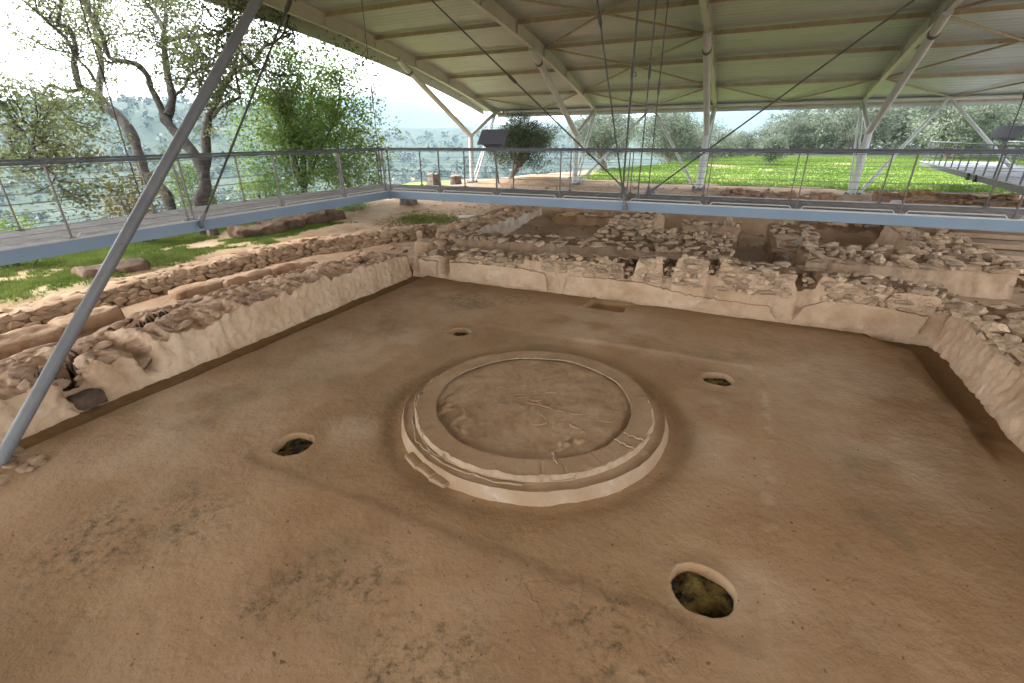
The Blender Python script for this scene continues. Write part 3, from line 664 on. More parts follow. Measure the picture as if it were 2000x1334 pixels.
# right wall: travels from the back to the front so that its front faces -X
hR = noisy(ramp((0, .76), (.9, .80), (2.3, .92), (6, .95), (8.7, .95)), .05, .5, 55)
hRb = noisy(ramp((0, .95), (1.7, 1.02), (4, 1.1), (8.7, 1.1)), .05, .5, 56)
tR, PR = wall('right_wall', 'thick right wall with a rough mud plastered face and a stony top', 'wall', [(6.47, 5.95), (6.47, -2.8)], 1.75, hR, hRb, face=M['plaster'], seed=540, amp=.075, batter=.2, res=.045, streak=.045)
coping(tR, PR, hR, hRb, 1.75, ROCKS, 14, rows=7, step=.25, sz=(.30, .22, .14), face_from=.74, course=.12, limit=300, sink=.3, u0=0, u1=5.5)

# ------------------------------------------------------------------ rooms behind
h = noisy(ramp((0, .72), (2, .80), (6, .84), (8.5, .82), (8.9, .8)), .05, .45, 57); hb = noisy(ramp((0, .75), (9, .88)), .05, .5, 58)
t2, P2 = wall('corridor_wall', 'low wall with a smooth mud face across the corridor behind the back wall', 'wall', [(-6.3, 7.95), (-.8, 8.2), (2.45, 8.6)], 1.0, h, hb, seed=560, amp=.07, batter=.1, res=.07, face=M['mudstone'], streak=.05)
coping(t2, P2, h, hb, 1.0, ROCKS, 15, rows=4, step=.3, sz=(.34, .24, .12), limit=190, sink=.5)
h = noisy(ramp((0, .98), (.7, .9), (4.3, .88)), .07, .4, 59)
t3, P3 = wall('stub_wall', 'short rubble wall with a rounded stone end, second row behind the corridor', 'wall', [(-1.95, 10.4), (2.4, 10.35)], 1.15, h, h, seed=570, amp=.05, batter=.1, res=.08)
coping(t3, P3, h, h, 1.15, ROCKS, 16, rows=4, step=.28, sz=(.33, .24, .15), limit=150, face_from=.70, course=.125, sink=.4)
h = noisy(ramp((0, 1.06), (2, 1.06)), .05, .4, 60)
t3b, P3b = wall('door_jamb', 'squat pale rubble jamb under the walkway rods', 'wall', [(-1.9, 11.9), (-.35, 11.9)], 1.0, h, h, seed=575, amp=.06, batter=.05, res=.09, face=M['white_plaster'])
coping(t3b, P3b, h, h, 1.0, ROCKS, 17, rows=3, step=.28, sz=(.3, .22, .12), limit=60, face_from=.5, course=.13, proud=.02)
h = noisy(ramp((0, .98), (1.2, 1.02)), .05, .4, 61)
t4, P4 = wall('plastered_pier', 'tall broken pier with a whitened front between two rooms', 'pier', [(3.72, 11.2), (4.85, 11.3)], 2.6, h, h, seed=580, amp=.09, batter=.12, res=.06, streak=.09, face=M['white_plaster'])
coping(t4, P4, h, h, 2.6, ROCKS, 18, rows=6, step=.3, sz=(.34, .26, .13), limit=40)
coping(t4, P4, h, h, 2.6, MUDROCKS, 118, rows=0, step=.3, sz=(.36, .2, .2), face_from=.25, course=.2, limit=40)
h = noisy(ramp((0, .86), (2, .84), (3.6, .86), (4.9, .86)), .05, .45, 62); hb = noisy(ramp((0, .9), (5, .95)), .05, .5, 63)
t5, P5 = wall('thick_cross_wall', 'thick low rubble wall on the right running behind the back wall', 'wall', [(4.35, 9.1), (7.2, 9.45), (9.05, 9.75)], 1.25, h, hb, seed=590, amp=.08, batter=.12, res=.07, face=M['plaster'], streak=.07)
coping(t5, P5, h, hb, 1.25, ROCKS, 19, rows=5, step=.3, sz=(.36, .26, .15), limit=240, face_from=.72, course=.12, sink=.3)
h = noisy(ramp((0, .92), (6, .9)), .05, .5, 64)
t6, P6 = wall('stony_return_wall', 'stony wall running back from the thick cross wall beside the steps', 'wall', [(7.35, 16.2), (7.35, 10.75)], 1.55, h, h, seed=600, amp=.09, batter=.15, res=.08, face=M['plaster'], streak=.1)
# front of this one faces -X: travel towards -Y puts the front on the -X side
coping(t6, P6, h, h, -1.55, ROCKS, 20, rows=1, step=.3, limit=0)
r_ = random.Random(21)
for i in range(120):
    a, b = r_.uniform(7.45, 8.85), r_.uniform(10.8, 16.1); s_ = r_.uniform(.7, 1.3)
    put(ROCKS, t6, (a, b, .93 + r_.uniform(-.02, .05)), (.34 * s_, .26 * s_, .16 * s_), r_.uniform(0, 3), .2, 'stone', r_)
h = noisy(ramp((0, .55), (1.2, .72), (3, .80), (8.5, .80)), .05, .5, 65)
t7, P7 = wall('long_plastered_wall', 'long wall with a whitened side running back from the left corner', 'wall', [(-6.25, 16.3), (-6.2, 12), (-6.1, 7.7)][::-1], 1.05, h, h, seed=610, amp=.06, batter=.1, res=.07, streak=.08, face=M['white_plaster'])
r_ = random.Random(22)
for i in range(85):
    b = r_.uniform(7.8, 16.2); a = -6.2 - r_.uniform(.1, 1.0); s_ = r_.uniform(.75, 1.35)
    put(MUDROCKS, t7, (a, b, h(b - 7.7) + r_.uniform(-.02, .06)), (.42 * s_, .32 * s_, .2 * s_), r_.uniform(0, 3), .15, 'stone', r_)
h = noisy(ramp((0, .5), (6, .55)), .06, .5, 66)
t8, P8 = wall('orange_mud_wall', 'low crumbling orange mud wall left of the long plastered wall', 'wall', [(-8.1, 11.5), (-8.3, 17.6)][::1], .6, h, h, seed=620, amp=.09, batter=.1, res=.1, top=M['orange_earth'], face=M['orange_earth'])
h = noisy(ramp((0, .95), (3, 1.0)), .06, .5, 67)
t9, P9 = wall('far_rubble_wall', 'rubble wall at the far side of the sunken right room', 'wall', [(4.9, 17.0), (8.9, 17.1)], .9, h, h, seed=630, amp=.09, batter=.1, res=.1, top=M['orange_earth'], face=M['core'])
coping(t9, P9, h, h, .9, ROCKS, 23, rows=3, step=.4, sz=(.42, .3, .17), limit=60, face_from=.55, course=.15)

h = noisy(ramp((0, .92), (5, .85)), .07, .5, 166)
t10, P10 = wall('inner_cross_wall', 'rubble cross wall running back from the squat jamb between two rooms', 'wall', [(-.45, 12.6), (-.5, 16.9)], .85, h, h, seed=660, amp=.08, batter=.1, res=.09, face=M['plaster'], streak=.06)
coping(t10, P10, h, h, .85, ROCKS, 41, rows=3, step=.32, sz=(.36, .26, .14), limit=70, sink=.4)
h = noisy(ramp((0, .5), (4, .55)), .06, .5, 167)
t11, P11 = wall('rear_ledge', 'low earthen ledge at the back of the left rear room', 'wall', [(-5.6, 15.9), (-1.5, 16.1)], .8, h, h, seed=670, amp=.08, batter=.1, res=.1, face=M['orange_earth'], top=M['core'])
coping(t11, P11, h, h, .8, MUDROCKS, 42, rows=2, step=.5, sz=(.5, .34, .16), limit=26, sink=.5)
h = noisy(ramp((0, .85), (3, .9)), .08, .4, 168)
t12, P12 = wall('middle_rubble_wall', 'rubble wall between the stub wall and the whitened pier, further back', 'wall', [(.6, 13.3), (2.6, 13.2)], .8, h, h, seed=680, amp=.08, batter=.1, res=.09, face=M['plaster'], streak=.06)
coping(t12, P12, h, h, .8, ROCKS, 43, rows=3, step=.32, sz=(.36, .26, .14), limit=50, sink=.4)
# left retaining wall, faced with fitted stones
pathS = [(-10.55, -4.6), (-11.0, -2.0), (-11.3, 1.0), (-11.25, 4.0), (-11.15, 6.2), (-10.3, 8.2), (-9.3, 9.7), (-8.75, 10.9)]
hS = noisy(ramp((0, .42), (6, .46), (11, .5), (14, .5), (17, .5)), .03, .8, 68)
tS, PS = wall('fitted_stone_wall', 'long low wall faced with fitted rounded stones beside the grass on the left', 'wall', pathS, 1.15, hS, hS, seed=640, amp=.03, batter=.42, res=.09, face=M['core'], top=M['mudstone'], topamp=.03)
r_ = random.Random(24); u = .1; n_st = 0
while u < PS.L - .1:
    p, d, n = PS.frame(u); ang = math.atan2(d.y, d.x)
    step = r_.uniform(.2, .36)
    for k in range(4):
        w = (k + .5 + r_.uniform(-.12, .12)) / 4.0; uu = u + r_.uniform(-.06, .06) + (k % 2) * step * .5
        p, d, n = PS.frame(uu); tt = .42 * w; z = .02 + (hS(uu) - .02) * w
        q = p - n * (tt - .0)
        o = bpy.data.objects.new('stone', r_.choice(MUDROCKS)); tiltx = -math.atan2(.5, .42) if True else 0
        sx, sy = step * r_.uniform(1.0, 1.2), .19 * r_.uniform(.9, 1.25)
        # local z along the outward slope normal
        nrm = Vector((n.x * .5, n.y * .5, .42)).normalized(); tx = Vector((d.x, d.y, 0)); ty = nrm.cross(tx)
        Mx = Matrix((tx, ty, nrm)).transposed().to_4x4() @ Matrix.Rotation(r_.gauss(0, .07), 4, 'Z')
        o.matrix_world = Matrix.Translation((q.x, q.y, z)) @ Mx @ Matrix.Diagonal((sx, sy, .10 * r_.uniform(.8, 1.3), 1))
        COL.objects.link(o); o.parent = tS; n_st += 1
    u += step
coping(tS, PS, hS, hS, 1.1, MUDROCKS, 25, rows=3, step=.5, sz=(.36, .28, .1), tmin=.5, limit=110, sink=.62)

# bench of earthen blocks at the foot of that wall
def lump(name, c, size, rz, mat, parent, seed, amp=.12, sub=4):
    bm = bmesh.new(); bmesh.ops.create_cube(bm, size=1); bmesh.ops.subdivide_edges(bm, edges=bm.edges[:], cuts=sub + 3, use_grid_fill=True)
    V = np.array([v.co[:] for v in bm.verts])
    k = (np.abs(V) ** 5).sum(1) ** (-1 / 5.) * .5; Vn = V * k[:, None] * .55 + V * .45
    Vw = Vn * np.array(size)
    q = Vw / .3 + seed * 3.3
    d = np.stack([fbm(q[:, 0], q[:, 1], q[:, 2], 3, seed + i) for i in range(3)], -1)
    Vw = Vw + d * amp * min(size)
    for v, co in zip(bm.verts, Vw): v.co = co
    for f in bm.faces: f.smooth = True
    me = bpy.data.meshes.new(name); bm.to_mesh(me); bm.free(); me.materials.append(mat)
    return obj(name, me, parent, c, (0, 0, rz))
tb = empty('low_bench', 'low broken bench of rounded earthen blocks at the foot of the fitted stone wall', 'bench')
for i, (x, y, L, w_, hh, rz) in enumerate([(-10.0, -3.5, 1.4, .6, .5, 1.75), (-10.25, -2.15, 1.25, .62, .46, 1.75), (-10.45, -.9, 1.2, .6, .5, 1.65), (-10.7, 1.8, 1.4, .5, .34, 1.55), (-10.35, 3.05, 1.45, .6, .42, 1.4), (-10.05, 4.4, 1.5, .62, .45, 1.32)]):
    lump('block', (x, y, .1), (L, w_, hh), rz, M['red_earth'] if i % 2 else M['mudstone'], tb, 30 + i, .26, 6)
# single blocks
ss = lump('standing_stone', (-8.5, 9.2, .34), (.26, .2, .62), .3, M['mudstone'], None, 41, .08); props(ss, 'upright squared stone slab standing at the end of the fitted stone wall', 'stone')
ss = lump('square_block', (-7.35, 8.0, .3), (.75, .7, .62), .2, M['mudstone'], None, 42, .06); props(ss, 'big squared stone block beside the upright slab', 'stone block')
ss = lump('charred_block', (-6.62, -2.74, .07), (.34, .36, .22), .05, M['charred'], None, 43, .2, 5); props(ss, 'dark charred block in the gap of the left wall', 'block')
ss = lump('flat_slab', (-9.3, 14.3, .42), (.9, .5, .08), .5, M['concrete'], None, 44, .1); props(ss, 'thin pale slab lying on the gravel beyond the fitted stone wall', 'slab')
ss = lump('small_stone', (-7.6, 2.3, .5), (.2, .18, .2), .4, M['mudstone'], None, 46, .1); props(ss, 'small pinkish stone on the path edge of the left wall', 'stone')
base = empty('rubble_patch', 'patch of pale broken stones at the foot of the sloping pole', 'rubble')
for i in range(16):
    put(MUDROCKS, base, (-5.65 + r_.uniform(-.4, .3), -4.12 + r_.uniform(-.3, .28), .005), (r_.uniform(.12, .32), r_.uniform(.08, .18), .06), r_.uniform(0, 3), .15, 'stone', r_)

# steps on the right
ts_ = empty('stairway', 'broad shallow pale steps with dark gaps to the right of the rubble walls', 'steps')
for i in range(7):
    b = MB(); b.box((0, 0, 0), (6.2, .86, .16)); o = b.build('tread', M['plaster'], ts_); o.location = (12.95, 11.6 + i * 1.42, .12 + .10 * i)
    b = MB(); b.box((0, 0, 0), (6.2, .5, .2)); o = b.build('riser', M['core'], ts_); o.location = (12.95, 12.3 + i * 1.42, .0 + .10 * i)

# remains behind the walkway on the right
for k, (pts, th, lab, nm) in enumerate([
    ([(1.5, 20.3), (5.2, 20.0), (6.6, 20.6)], .8, 'crumbling earthen wall left of the second pillar beyond the walkway', 'earthen_wall'),
    ([(9.0, 20.5), (12.5, 20.2), (15.5, 20.6)], .9, 'broken orange wall remains below the far platform', 'earthen_wall'),
    ([(8.4, 23.2), (13.6, 23.0)], .7, 'thin rubble line in front of the meadow on the right', 'earthen_wall')]):
    h = noisy(lambda u: 1.25, .12, .6, 80 + k)
    tw, Pw = wall(nm, lab, 'wall', pts, th, h, h, z0=.6, seed=650 + k * 10, amp=.12, batter=.12, res=.12, face=M['orange_earth'], top=M['orange_earth'], topamp=.12)
    coping(tw, Pw, h, h, th, ORROCKS, 30 + k, rows=3, step=.45, sz=(.45, .34, .2), limit=45, sink=.4)
for k, (x, y, a, b_, lab) in enumerate([(10.1, 21.9, 2.6, .9, 'pale flat slab right of the second pillar on the right'), (12.6, 19.2, 3.0, .7, 'long pale flat slab below the far platform edge'), (4.6, 22.3, 2.4, 1.0, 'pale flat slab left of the second pillar on the right')]):
    o = lump('paving_slab', (x, y, 1.0), (a, b_, .25), .05, M['concrete'], None, 90 + k, .1); props(o, lab, 'slab', 'pale slabs beyond the rear walkway')
lr = empty('boulder_row', 'row of big earthy boulders under the walkway at the back left', 'boulders')
for i in range(9):
    lump('boulder', (-8.6 + i * .62 + r_.uniform(-.1, .1), 19.6 + r_.uniform(-.2, .2), .75), (.75, .6, .55), r_.uniform(0, 1), M['mudstone'] if i % 3 else M['orange_earth'], lr, 100 + i, .16, 2)
lr = empty('earth_bank', 'reddish earth bank below the left walkway', 'bank')
for i in range(4):
    lump('clod', (-15.2 - .22 * i, 7.4 + i * 1.35, .35), (1.9, 1.1, .7), 1.35, M['bank'], lr, 120 + i, .3, 6)
ss = lump('earth_mound', (-14.2, 1.6, .28), (1.7, 1.3, .42), 1.2, M['bank'], None, 130, .45, 7); props(ss, 'bare reddish earth mound in the grass under the left walkway', 'mound')
gs = []
for i in range(420):
    a, b = r_.uniform(-13.2, -9.2), r_.uniform(10.5, 21)
    gs.append((a, b))
# gravel and dark litter (stuff)
def scatter_stones(name, label, pts, sizes, mat, seed, zf, kind='stuff'):
    r = np.random.default_rng(seed); base_ = np.array([(1, 0, 0), (-.5, .87, 0), (-.5, -.87, 0), (0, 0, .9), (0, 0, -.6)]); fcs = np.array([(0, 1, 3), (1, 2, 3), (2, 0, 3), (1, 0, 4), (2, 1, 4), (0, 2, 4)])
    V = []; Fs = []
    for i, ((x, y), s) in enumerate(zip(pts, sizes)):
        a = r.uniform(0, 6.28); c, sn = math.cos(a), math.sin(a); q = base_ * r.uniform(.6, 1.2, (5, 3)) * s
        V.append(np.stack([x + q[:, 0] * c - q[:, 1] * sn, y + q[:, 0] * sn + q[:, 1] * c, q[:, 2] * .6 + zf(x, y)], -1)); Fs.append(fcs + 5 * i)
    return props(obj(name, mesh(name, np.concatenate(V), np.concatenate(Fs), mat)), label, 'debris', kind=kind)
pts = [(x, y) for x, y in zip(rng.normal(-11.6, .8, 1400), rng.normal(13.2, 1.1, 1400))]
scatter_stones('gravel', 'dark gravel patch beyond the fitted stone wall', pts, rng.uniform(.02, .06, len(pts)), M['core'], 3, lambda x, y: float(terrain(x, y)) + .01)
pts = [(x, y) for x, y in zip(rng.uniform(-13, 14, 1500), rng.uniform(7, 27, 1500))]
scatter_stones('rubble', 'loose stones strewn over the bare earth behind the rooms', pts, rng.gamma(2, .03, len(pts)) + .02, M['stone'], 4, lambda x, y: float(terrain(x, y)) + .01)
pts = [(x, y) for x, y in zip(rng.uniform(-6, 6.2, 2600), rng.uniform(-5.4, 5, 2600)) if math.hypot(x, y) > 2.1]
scatter_stones('litter', 'dark crumbs and leaf bits strewn over the clay floor', pts, np.minimum(rng.gamma(1.2, .0058, len(pts)) + .003, .017), M['bank'], 5, lambda x, y: .0)

# ------------------------------------------------------------------ hearth
th_ = empty('hearth', 'large round raised clay hearth in the middle of the floor', 'hearth')
def ringmesh(name, r0, r1, zf, mat, n=260, m=14, seed=0, closed=True, t0=0, t1=2 * PI):
    t = np.linspace(t0, t1, n + 1)[:-1] if closed else np.linspace(t0, t1, n)
    q = np.linspace(0, 1, m); T_, Q_ = np.meshgrid(t, q, indexing='ij')
    R1 = r0 + (r1 - r0) * Q_
    px_, py_, pz_ = zf(T_, Q_, R1)
    k = len(t); id_ = np.arange(k * m).reshape(k, m)
    nx_ = np.roll(id_, -1, 0) if closed else None
    if closed: f_ = np.stack([id_[:, :-1], id_[:, 1:], nx_[:, 1:], nx_[:, :-1]], -1).reshape(-1, 4)
    else: f_ = np.stack([id_[:-1, :-1], id_[:-1, 1:], id_[1:, 1:], id_[1:, :-1]], -1).reshape(-1, 4)
    return obj(name, mesh(name, np.stack([px_, py_, pz_], -1).reshape(-1, 3), f_, mat, True), th_)
def nz(T_, k, seed, z=0.): return vn3(np.cos(T_) * k + 31, np.sin(T_) * k + 11, z, seed)
def step_edge(T_, Q_, R1):                                   # outer face, battered, chipped
    rr_ = 2.01 - .05 * Q_ ** 1.5 + .012 * nz(T_, 9, 1) + .010 * fbm(np.cos(T_) * 30, np.sin(T_) * 30, Q_ * 2, 3, 2) + .03 * np.maximum(0, nz(T_, 5, 3)) * (1 - Q_)
    z = -.06 + .185 * Q_ + .006 * nz(T_, 16, 4) * Q_
    return rr_ * np.cos(T_), rr_ * np.sin(T_), z
ringmesh('step_edge', 0, 1, step_edge, M['hearth_edge'], 320, 12)
def step_top(T_, Q_, R1):
    rr_ = 1.962 - .16 * Q_ + .010 * nz(T_, 9, 1)
    z = .124 + .006 * nz(T_, 16, 4) * (1 - Q_) - .012 * np.sin(PI * Q_) + .006 * fbm(np.cos(T_) * 20, np.sin(T_) * 20, Q_ * 3, 3, 6)
    return rr_ * np.cos(T_), rr_ * np.sin(T_), z
ringmesh('step_tread', 0, 1, step_top, M['hearth'], 320, 8)
def riser(T_, Q_, R1):
    chip = .035 * np.maximum(0, nz(T_, 14, 8)) + .012 * nz(T_, 34, 9)
    rr_ = 1.808 - .03 * Q_ - chip * Q_ + .008 * fbm(np.cos(T_) * 40, np.sin(T_) * 40, Q_ * 3, 3, 10)
    return rr_ * np.cos(T_), rr_ * np.sin(T_), .115 + .085 * Q_ + .008 * np.maximum(0, nz(T_, 20, 11)) * Q_
ringmesh('rim_edge', 0, 1, riser, M['lip'], 360, 8)
def rim(T_, Q_, R1):
    chip = .035 * np.maximum(0, nz(T_, 14, 8)) + .012 * nz(T_, 34, 9)
    r0 = 1.778 - chip; r1 = 1.485 + .02 * nz(T_, 4, 12) + .006 * nz(T_, 22, 13)
    rr_ = r0 + (r1 - r0) * Q_
    tilt = .2 + .008 * np.maximum(0, nz(T_, 20, 11)) * (1 - Q_)
    crack = 0
    for a in (-.22, -.36, -.66, -.95, -1.12, 2.95, 1.9): crack = crack + np.exp(-((np.angle(np.exp(1j * (T_ - a)))) / .008) ** 2)
    return rr_ * np.cos(T_), rr_ * np.sin(T_), tilt - .004 * np.sin(PI * Q_) + .004 * fbm(rr_ * np.cos(T_) * 3, rr_ * np.sin(T_) * 3, 0, 4, 14) - .012 * crack * (.2 + .8 * np.sin(PI * Q_))
ringmesh('rim_ring', 0, 1, rim, M['hearth'], 700, 14)
def lipf(T_, Q_, R1):
    r1 = 1.485 + .02 * nz(T_, 4, 12) + .006 * nz(T_, 22, 13); a = PI * Q_
    far = sm(-.1, .6, np.sin(T_ - .15))
    hh = -.008 + .02 * far * (.6 + .5 * nz(T_, 25, 15))
    return (r1 + .016 - .03 * Q_) * np.cos(T_), (r1 + .016 - .03 * Q_) * np.sin(T_), .186 + .004 + np.sin(a) * (hh + .008)
ringmesh('inner_lip', 0, 1, lipf, M['lip'], 360, 7)
def bed(T_, Q_, R1):
    r1 = 1.49 + .02 * nz(T_, 4, 12); rr_ = r1 * Q_; x = rr_ * np.cos(T_); y = rr_ * np.sin(T_)
    e = sm(.86, 1.0, Q_)
    b = .034 * fbm(x / .5, y / .5, 0, 4, 16) + .016 * fbm(x / .09, y / .16, 0, 3, 17)
    rdg = 1 - np.abs(fbm(x / .45 + 7, y / .45, 0, 3, 18)) * 2; b = b + .045 * np.maximum(0, rdg - .84) / .16 * sm(-.1, .35, fbm(x / .8, y / .8, 3, 2, 19))
    near = sm(.2, -1.0, y + .3 * x)
    z = .165 + b * (1 - .7 * e) - .035 * near * (1 - e) - .03 * e * sm(.3, -.6, y - .35 * x)
    return x, y, z
ringmesh('clay_bed', 0, 1, bed, M['hearth'], 320, 90)
rf = random.Random(77)
for k in range(20):                                          # curled flakes of clay on the bed
    q = abs(rf.gauss(.55, .35)); a = rf.uniform(0, 2 * PI)
    if q > 1.25: continue
    cx_, cy2 = q * math.cos(a) - .1, q * math.sin(a) + .05; h0 = rf.uniform(-.5, .5); ln = rf.uniform(.10, .34); bend = rf.uniform(-2.5, 2.5); pts = []
    for i in range(10):
        f = i / 9; an = h0 + bend * (f - .5); cx_ += math.cos(an) * ln / 9; cy2 += math.sin(an) * ln / 9
        pts.append((cx_, cy2, .168 + .012 * math.sin(PI * f)))
    b = MB(); b.tube(pts, [.003 + .008 * math.sin(PI * (i + .3) / 9.6) * rf.uniform(.7, 1.2) for i in range(10)], 5); b.build('clay_flake', M['hearth'], th_, True)
for (a0, a1, rr_, seed) in [(-2.35, -1.25, 1.86, 3), (-2.6, -1.75, 1.80, 4), (-1.35, -.05, 1.80, 5), (2.4, 3.6, 1.84, 6), (2.9, 3.9, 1.79, 7)]:
    pts = []
    for i in range(90):
        a = a0 + (a1 - a0) * i / 89; q = rr_ + .05 * float(vn3(a * 5, seed, 0, 20)) + .015 * float(vn3(a * 24, seed, 0, 21)); pts.append((q * math.cos(a), q * math.sin(a), .135 + (.062 if q < 1.80 else 0)))
    b = MB(); b.tube(pts, [.006 + .007 * abs(float(vn3(i * .2, seed, 0, 22))) for i in range(90)], 5); b.build('flaked_edge', M['lip'], th_, True)
for (a, l0, l1) in [(-.22, 1.5, 1.78), (-.36, 1.48, 1.78), (-1.0, 1.36, 1.56)]:
    b = MB(); pts = [((l0 + (l1 - l0) * i / 8) * math.cos(a + .01 * math.sin(i)), (l0 + (l1 - l0) * i / 8) * math.sin(a + .01 * math.sin(i * 2)), .205) for i in range(9)]
    b.tube(pts, .011, 5); b.build('flaked_edge', M['lip'], th_, True)
for a, s_ in ((-2.05, .34), (-1.9, .3), (-1.78, .26)): lump('fallen_clay', (2.03 * math.cos(a), 2.03 * math.sin(a), .02), (s_, .14, .06), a + 1.57, M['hearth'], th_, int(a * -100), .5, 4)

# ------------------------------------------------------------------ shelter roof
def zb(y): return 9.15 - .0040 * y * y
RX = [-15.62 + 7.85 * i for i in range(5)]
PY = [26.75, 23.35, 19.9, 16.5, 13.2, 9.9, 6.6, 3.3, 0, -3.3, -6.6, -9.9, -13.2, -16.5]
EAVE = 30.0; REAR = -18.4  # roof ends out of view at rear and right, sized for the light underneath
roof = empty('shelter_roof', 'vast curved cream metal roof over the whole excavation', 'roof')
def rdep(y): return .62 - .34 * float(sm(22, 30, abs(y)))
ys = np.linspace(REAR, EAVE, 35)
b = MB()
for (dz0, dz1, w) in ((0, .025, .2), (None, None, .016)):
    for y0, y1 in zip(ys, ys[1:]):
        for (a, c) in ((y0, y1),):
            if dz0 is not None:
                b.add([(-w / 2, a, zb(a)), (w / 2, a, zb(a)), (w / 2, c, zb(c)), (-w / 2, c, zb(c)), (-w / 2, a, zb(a) + dz1), (w / 2, a, zb(a) + dz1), (w / 2, c, zb(c) + dz1), (-w / 2, c, zb(c) + dz1)],
                      [(0, 3, 2, 1), (4, 5, 6, 7), (0, 1, 5, 4), (2, 3, 7, 6), (1, 2, 6, 5), (3, 0, 4, 7)])
                b.add([(-w / 2, a, zb(a) + rdep(a) - .025), (w / 2, a, zb(a) + rdep(a) - .025), (w / 2, c, zb(c) + rdep(c) - .025), (-w / 2, c, zb(c) + rdep(c) - .025), (-w / 2, a, zb(a) + rdep(a)), (w / 2, a, zb(a) + rdep(a)), (w / 2, c, zb(c) + rdep(c)), (-w / 2, c, zb(c) + rdep(c))],
                      [(0, 3, 2, 1), (4, 5, 6, 7), (0, 1, 5, 4), (2, 3, 7, 6), (1, 2, 6, 5), (3, 0, 4, 7)])
            else:
                b.add([(-w / 2, a, zb(a) + .02), (-w / 2, c, zb(c) + .02), (-w / 2, c, zb(c) + rdep(c) - .02), (-w / 2, a, zb(a) + rdep(a) - .02)], [(0, 1, 2, 3)])
                b.add([(w / 2, a, zb(a) + .02), (w / 2, c, zb(c) + .02), (w / 2, c, zb(c) + rdep(c) - .02), (w / 2, a, zb(a) + rdep(a) - .02)], [(3, 2, 1, 0)])
raf_me = b.me('rafter', M['rafter'])
for x in RX: obj('rafter', raf_me, roof, (x, 0, 0))
# web stiffeners and dark slots near the joints
b = MB(); b.box((0, 0, .28), (.19, .02, .5)); stf = b.me('stiffener', M['rafter'])
for x in RX[:5]:
    for y in PY[:7]: obj('stiffener', stf, roof, (x, y + .02, zb(y) + .02))
# purlins
b = MB(); L = 7.85 - .22
b.beam((-L / 2, 0, 0), (L / 2, 0, 0), .10, .02); b.beam((-L / 2, 0, .16), (L / 2, 0, .16), .10, .02); b.beam((-L / 2, 0, .08), (L / 2, 0, .08), .03, .14)
pur = b.me('purlin', M['purlin'])
for i in range(len(RX) - 1):
    for y in PY: obj('purlin', pur, roof, ((RX[i] + RX[i + 1]) / 2, y, zb(y) + rdep(y) - .22))
b = MB(); b.beam((-.5, 0, .08), (.5, 0, .08), .09, .16); stub = b.me('purlin_stub', M['rafter'])
for y in PY: obj('purlin_stub', stub, roof, (RX[0] - .12 - (1.0 + .042 * min(30 - y, 30)) / 2, y, zb(y) + rdep(y) - .22), None, (1.0 + .042 * min(30 - y, 30) - .2, 1, 1))
# roof panels: strips that run along the purlins
strip = 1.0; yk = np.arange(-18.6, 30.3, strip)
def top(y): return zb(y) + rdep(y)
def panel_me(L):
    b = MB(); sec = [(-.499, .0), (-.44, .0), (-.42, .014), (-.36, .014), (-.34, 0), (-.12, 0), (-.1, .010), (-.06, .010), (-.04, 0), (.2, 0), (.22, .010), (.26, .010), (.28, 0), (.499, 0)]
    V = [(-L / 2, y, z) for y, z in sec] + [(L / 2, y, z) for y, z in sec] + [(-L / 2, y, .08) for y, z in sec] + [(L / 2, y, .08) for y, z in sec]
    n = len(sec); Fc = []
    for i in range(n - 1): Fc += [(i, i + 1, n + i + 1, n + i), (2 * n + i, 3 * n + i, 3 * n + i + 1, 2 * n + i + 1)]
    Fc += [(0, n, 3 * n, 2 * n), (n - 1, 3 * n - 1, 4 * n - 1, 2 * n - 1)]
    b.add(V, Fc); return b.me('roof_panel', M['roof'])
pm = panel_me(7.845)
for i in range(len(RX) - 1):
    for y in yk:
        yc = y + strip / 2; ang = math.atan(top(yc + .5) - top(yc - .5))
        obj('roof_panel', pm, roof, ((RX[i] + RX[i + 1]) / 2, yc, (top(yc + .5) + top(yc - .5)) / 2 + .01), (ang, 0, 0), (1, 1.004 / math.cos(ang), 1))
def over(y): return 1.0 + .042 * min(30 - y, 30)
pm2 = panel_me(1.0)
for y in yk:
    yc = y + strip / 2; ang = math.atan(top(yc + .5) - top(yc - .5)); obj('roof_panel', pm2, roof, (RX[0] - over(yc) / 2 - .01, yc, (top(yc + .5) + top(yc - .5)) / 2 + .012), (ang, 0, 0), (over(yc), 1.004 / math.cos(ang), 1))
# verge fascia, eave beam and gutter
b = MB()
for y0, y1 in zip(ys, ys[1:]):
    xa, xb = RX[0] - over(y0), RX[0] - over(y1); ha, hb_, ta, tb_ = zb(y0) - .02, zb(y1) - .02, top(y0) + .12, top(y1) + .12
    b.add([(xa, y0, ha), (xb, y1, hb_), (xb, y1, tb_), (xa, y0, ta), (xa - .06, y0, ha), (xb - .06, y1, hb_), (xb - .06, y1, tb_), (xa - .06, y0, ta)],
          [(0, 1, 2, 3), (7, 6, 5, 4), (0, 4, 5, 1), (3, 2, 6, 7)])
b.build('verge_fascia', M['steel_white'], roof)
for i in range(len(RX) - 1):
    xm = (RX[i] + RX[i + 1]) / 2
    b = MB(); b.tube([(xm - 3.85, EAVE - .05, zb(EAVE) + .14), (xm + 3.85, EAVE - .05, zb(EAVE) + .14)], .09, 10); b.build('eave_tube', M['rafter'], roof, True)
    b = MB(); b.beam((xm - 3.92, EAVE + .22, zb(EAVE) + .06), (xm + 3.92, EAVE + .22, zb(EAVE) + .06), .22, .2); b.build('gutter', M['purlin'], roof)
    b = MB(); b.beam((xm - 3.92, EAVE + .36, zb(EAVE) - .02), (xm + 3.92, EAVE + .36, zb(EAVE) - .02), .03, .36); b.build('eave_fascia', M['roof'], roof)
